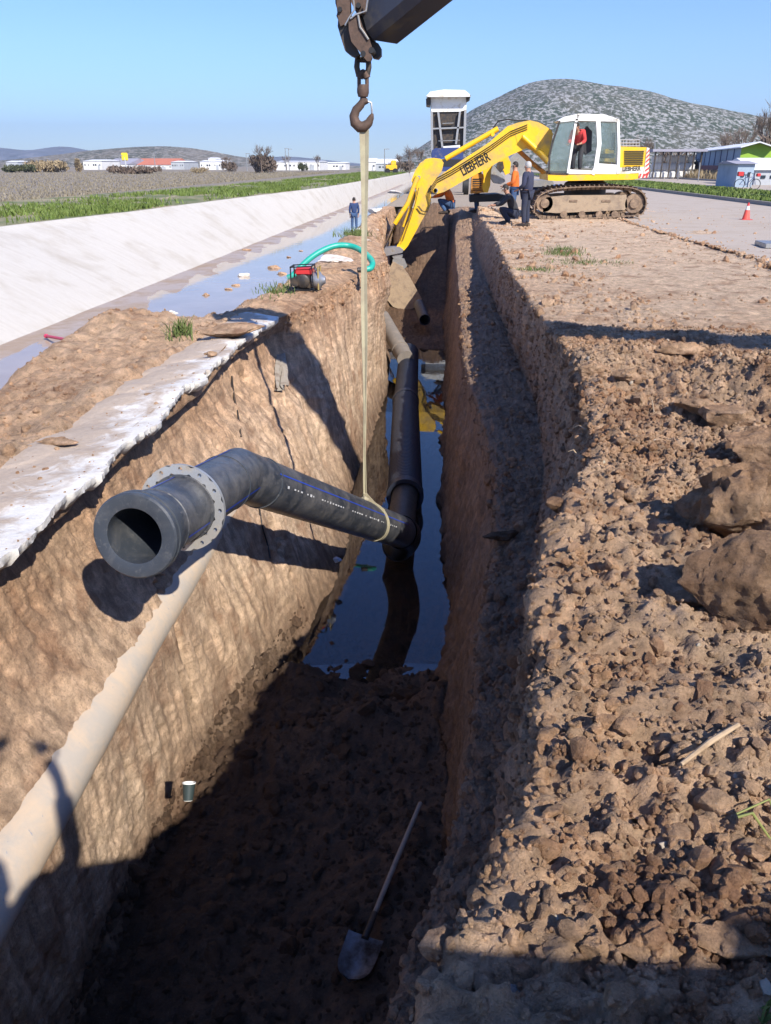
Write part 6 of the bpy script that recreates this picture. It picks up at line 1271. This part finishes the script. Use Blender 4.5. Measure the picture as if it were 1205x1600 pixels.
# grey boards at the right edge
p = Pz(1192, 390, 0)
for k in range(2):
    mb = MB(); mb.box(p+V3((1.3+k*.15, .1+k*.25, .09+k*.1)), (2.6-k*.5, .9-k*.4, .09), Matrix.Rotation(-.1+.05*k, 3, 'Z'), .01)
    tag(mb.build('slab', M['galv'] if k == 0 else M['bwall'], None), ['wide grey slab lying on the pavement at the right edge', 'smaller bluish slab on top of the grey slab at the right edge'][k], 'slab')
# bicycle on the far pavement
bp = Pz(*rl(1010, 690), .0); bp.z = .14; bt = thing('bicycle', bp, 'parked bicycle with a red box on the median', 'bicycle')
mb = MB()
for dx, nm in ((-.5, 'wheel'), (.52, 'wheel')):
    mb = MB(); c_ = bp+V3((dx, 0, .34)); ring = [c_+V3((math.cos(a)*.33, 0, math.sin(a)*.33)) for a in np.linspace(0, 2*math.pi, 25)]; mb.tube(ring, .024, 6, False); w_ = mb.build('wheel', M['black'], bt, True)
    mb = MB()
    for a in np.linspace(0, math.pi, 7)[:-1]: mb.tube([c_+V3((math.cos(a)*.32, 0, math.sin(a)*.32)), c_-V3((math.cos(a)*.32, 0, math.sin(a)*.32))], .004, 4)
    mb.build('spokes', M['steel'], w_)
mb = MB()
for l in (((-.5, .34), (-.15, .8)), ((-.12, .3), (-.2, .88)), ((-.5, .34), (-.1, .3)), ((-.1, .3), (.36, .78)), ((-.17, .76), (.36, .8)), ((.52, .34), (.34, .98))): mb.tube([bp+V3((l[0][0], 0, l[0][1])), bp+V3((l[1][0], 0, l[1][1]))], .02, 8)
mb.build('frame', M['blue'], bt, True); mb = MB(); mb.tube([bp+V3((.3, -.28, 1.0)), bp+V3((.34, 0, .98)), bp+V3((.3, .28, 1.0))], .014, 8); mb.build('handlebar', M['black'], bt, True)
mb = MB(); mb.box(bp+V3((-.22, 0, .92)), (.26, .14, .06), None, .02); mb.build('saddle', M['black'], bt, True); mb = MB(); mb.box(bp+V3((-.55, 0, .98)), (.36, .3, .28), None, .03); mb.build('box', M['red'], bt, True); mb = MB(); mb.box(bp+V3((.62, 0, .92)), (.24, .26, .2), None, .03); mb.build('basket', M['red'], bt, True)
# row of loose lumps and tyre ridge along the pavement edge
r = np.random.default_rng(44); n = 700; yy_ = 12+r.random(n)*22; xx_ = 5.75+.25*fbm(np.stack([yy_*.5, yy_*0, yy_*0], 1), 4, .6, 9)+r.normal(size=n)*.07; pts = np.stack([xx_, yy_, xx_*0+.04], 1); scatter('edge_crumbs', pts, sizes(r, n, .015, .07), M['clod'], 45, label='line of dark soil crumbs along the edge of the pale pavement')
n = 420; yy_ = 13+r.random(n)*22; xx_ = 6+r.random(n)**2*6; pts = np.stack([xx_, yy_, xx_*0+.035], 1); scatter('pavement_crumbs', pts, sizes(r, n, .012, .07), M['clod'], 46, label='soil crumbs dropped on the pale pavement')
# small yellow loader far off
D = 170.0; p = Py(612, 262, D); t_ = thing('loader', (p.x, D, 0), 'tiny yellow loader far away left of the tipper truck', 'loader'); mb = MB(); mb.box((p.x, D, 1.2), (2.2, 1.6, 1.0), None, .1); mb.box((p.x+.4, D, 2.1), (1, 1.2, .9), None, .1); mb.build('body', M['yellow'], t_)
for dx in (-.8, .8): mb = MB(); mb.lathe(V3((p.x+dx, D-1, .55)), V3((0, 1, 0)), [(0, 0), (0, .55), (.4, .55), (.4, 0)], 16); mb.build('wheel', M['black'], t_)
# air
HAZE = 1.7e-4
mb = MB(); mb.box((0, 2200, 150), (9600, 9000, 306)); hz_ = mb.build('haze', None); hz_.data.materials.clear()
m = bpy.data.materials.new('haze'); m.use_nodes = True; t = m.node_tree; t.nodes.clear(); o_ = t.nodes.new('ShaderNodeOutputMaterial'); v_ = t.nodes.new('ShaderNodeVolumePrincipled')
v_.inputs['Color'].default_value = (.78, .86, 1.0, 1); v_.inputs['Density'].default_value = HAZE; v_.inputs['Anisotropy'].default_value = .3; t.links.new(v_.outputs[0], o_.inputs['Volume']); hz_.data.materials.append(m); tag(hz_, 'thin pale blue haze over the distant hills', 'haze', kind='stuff')
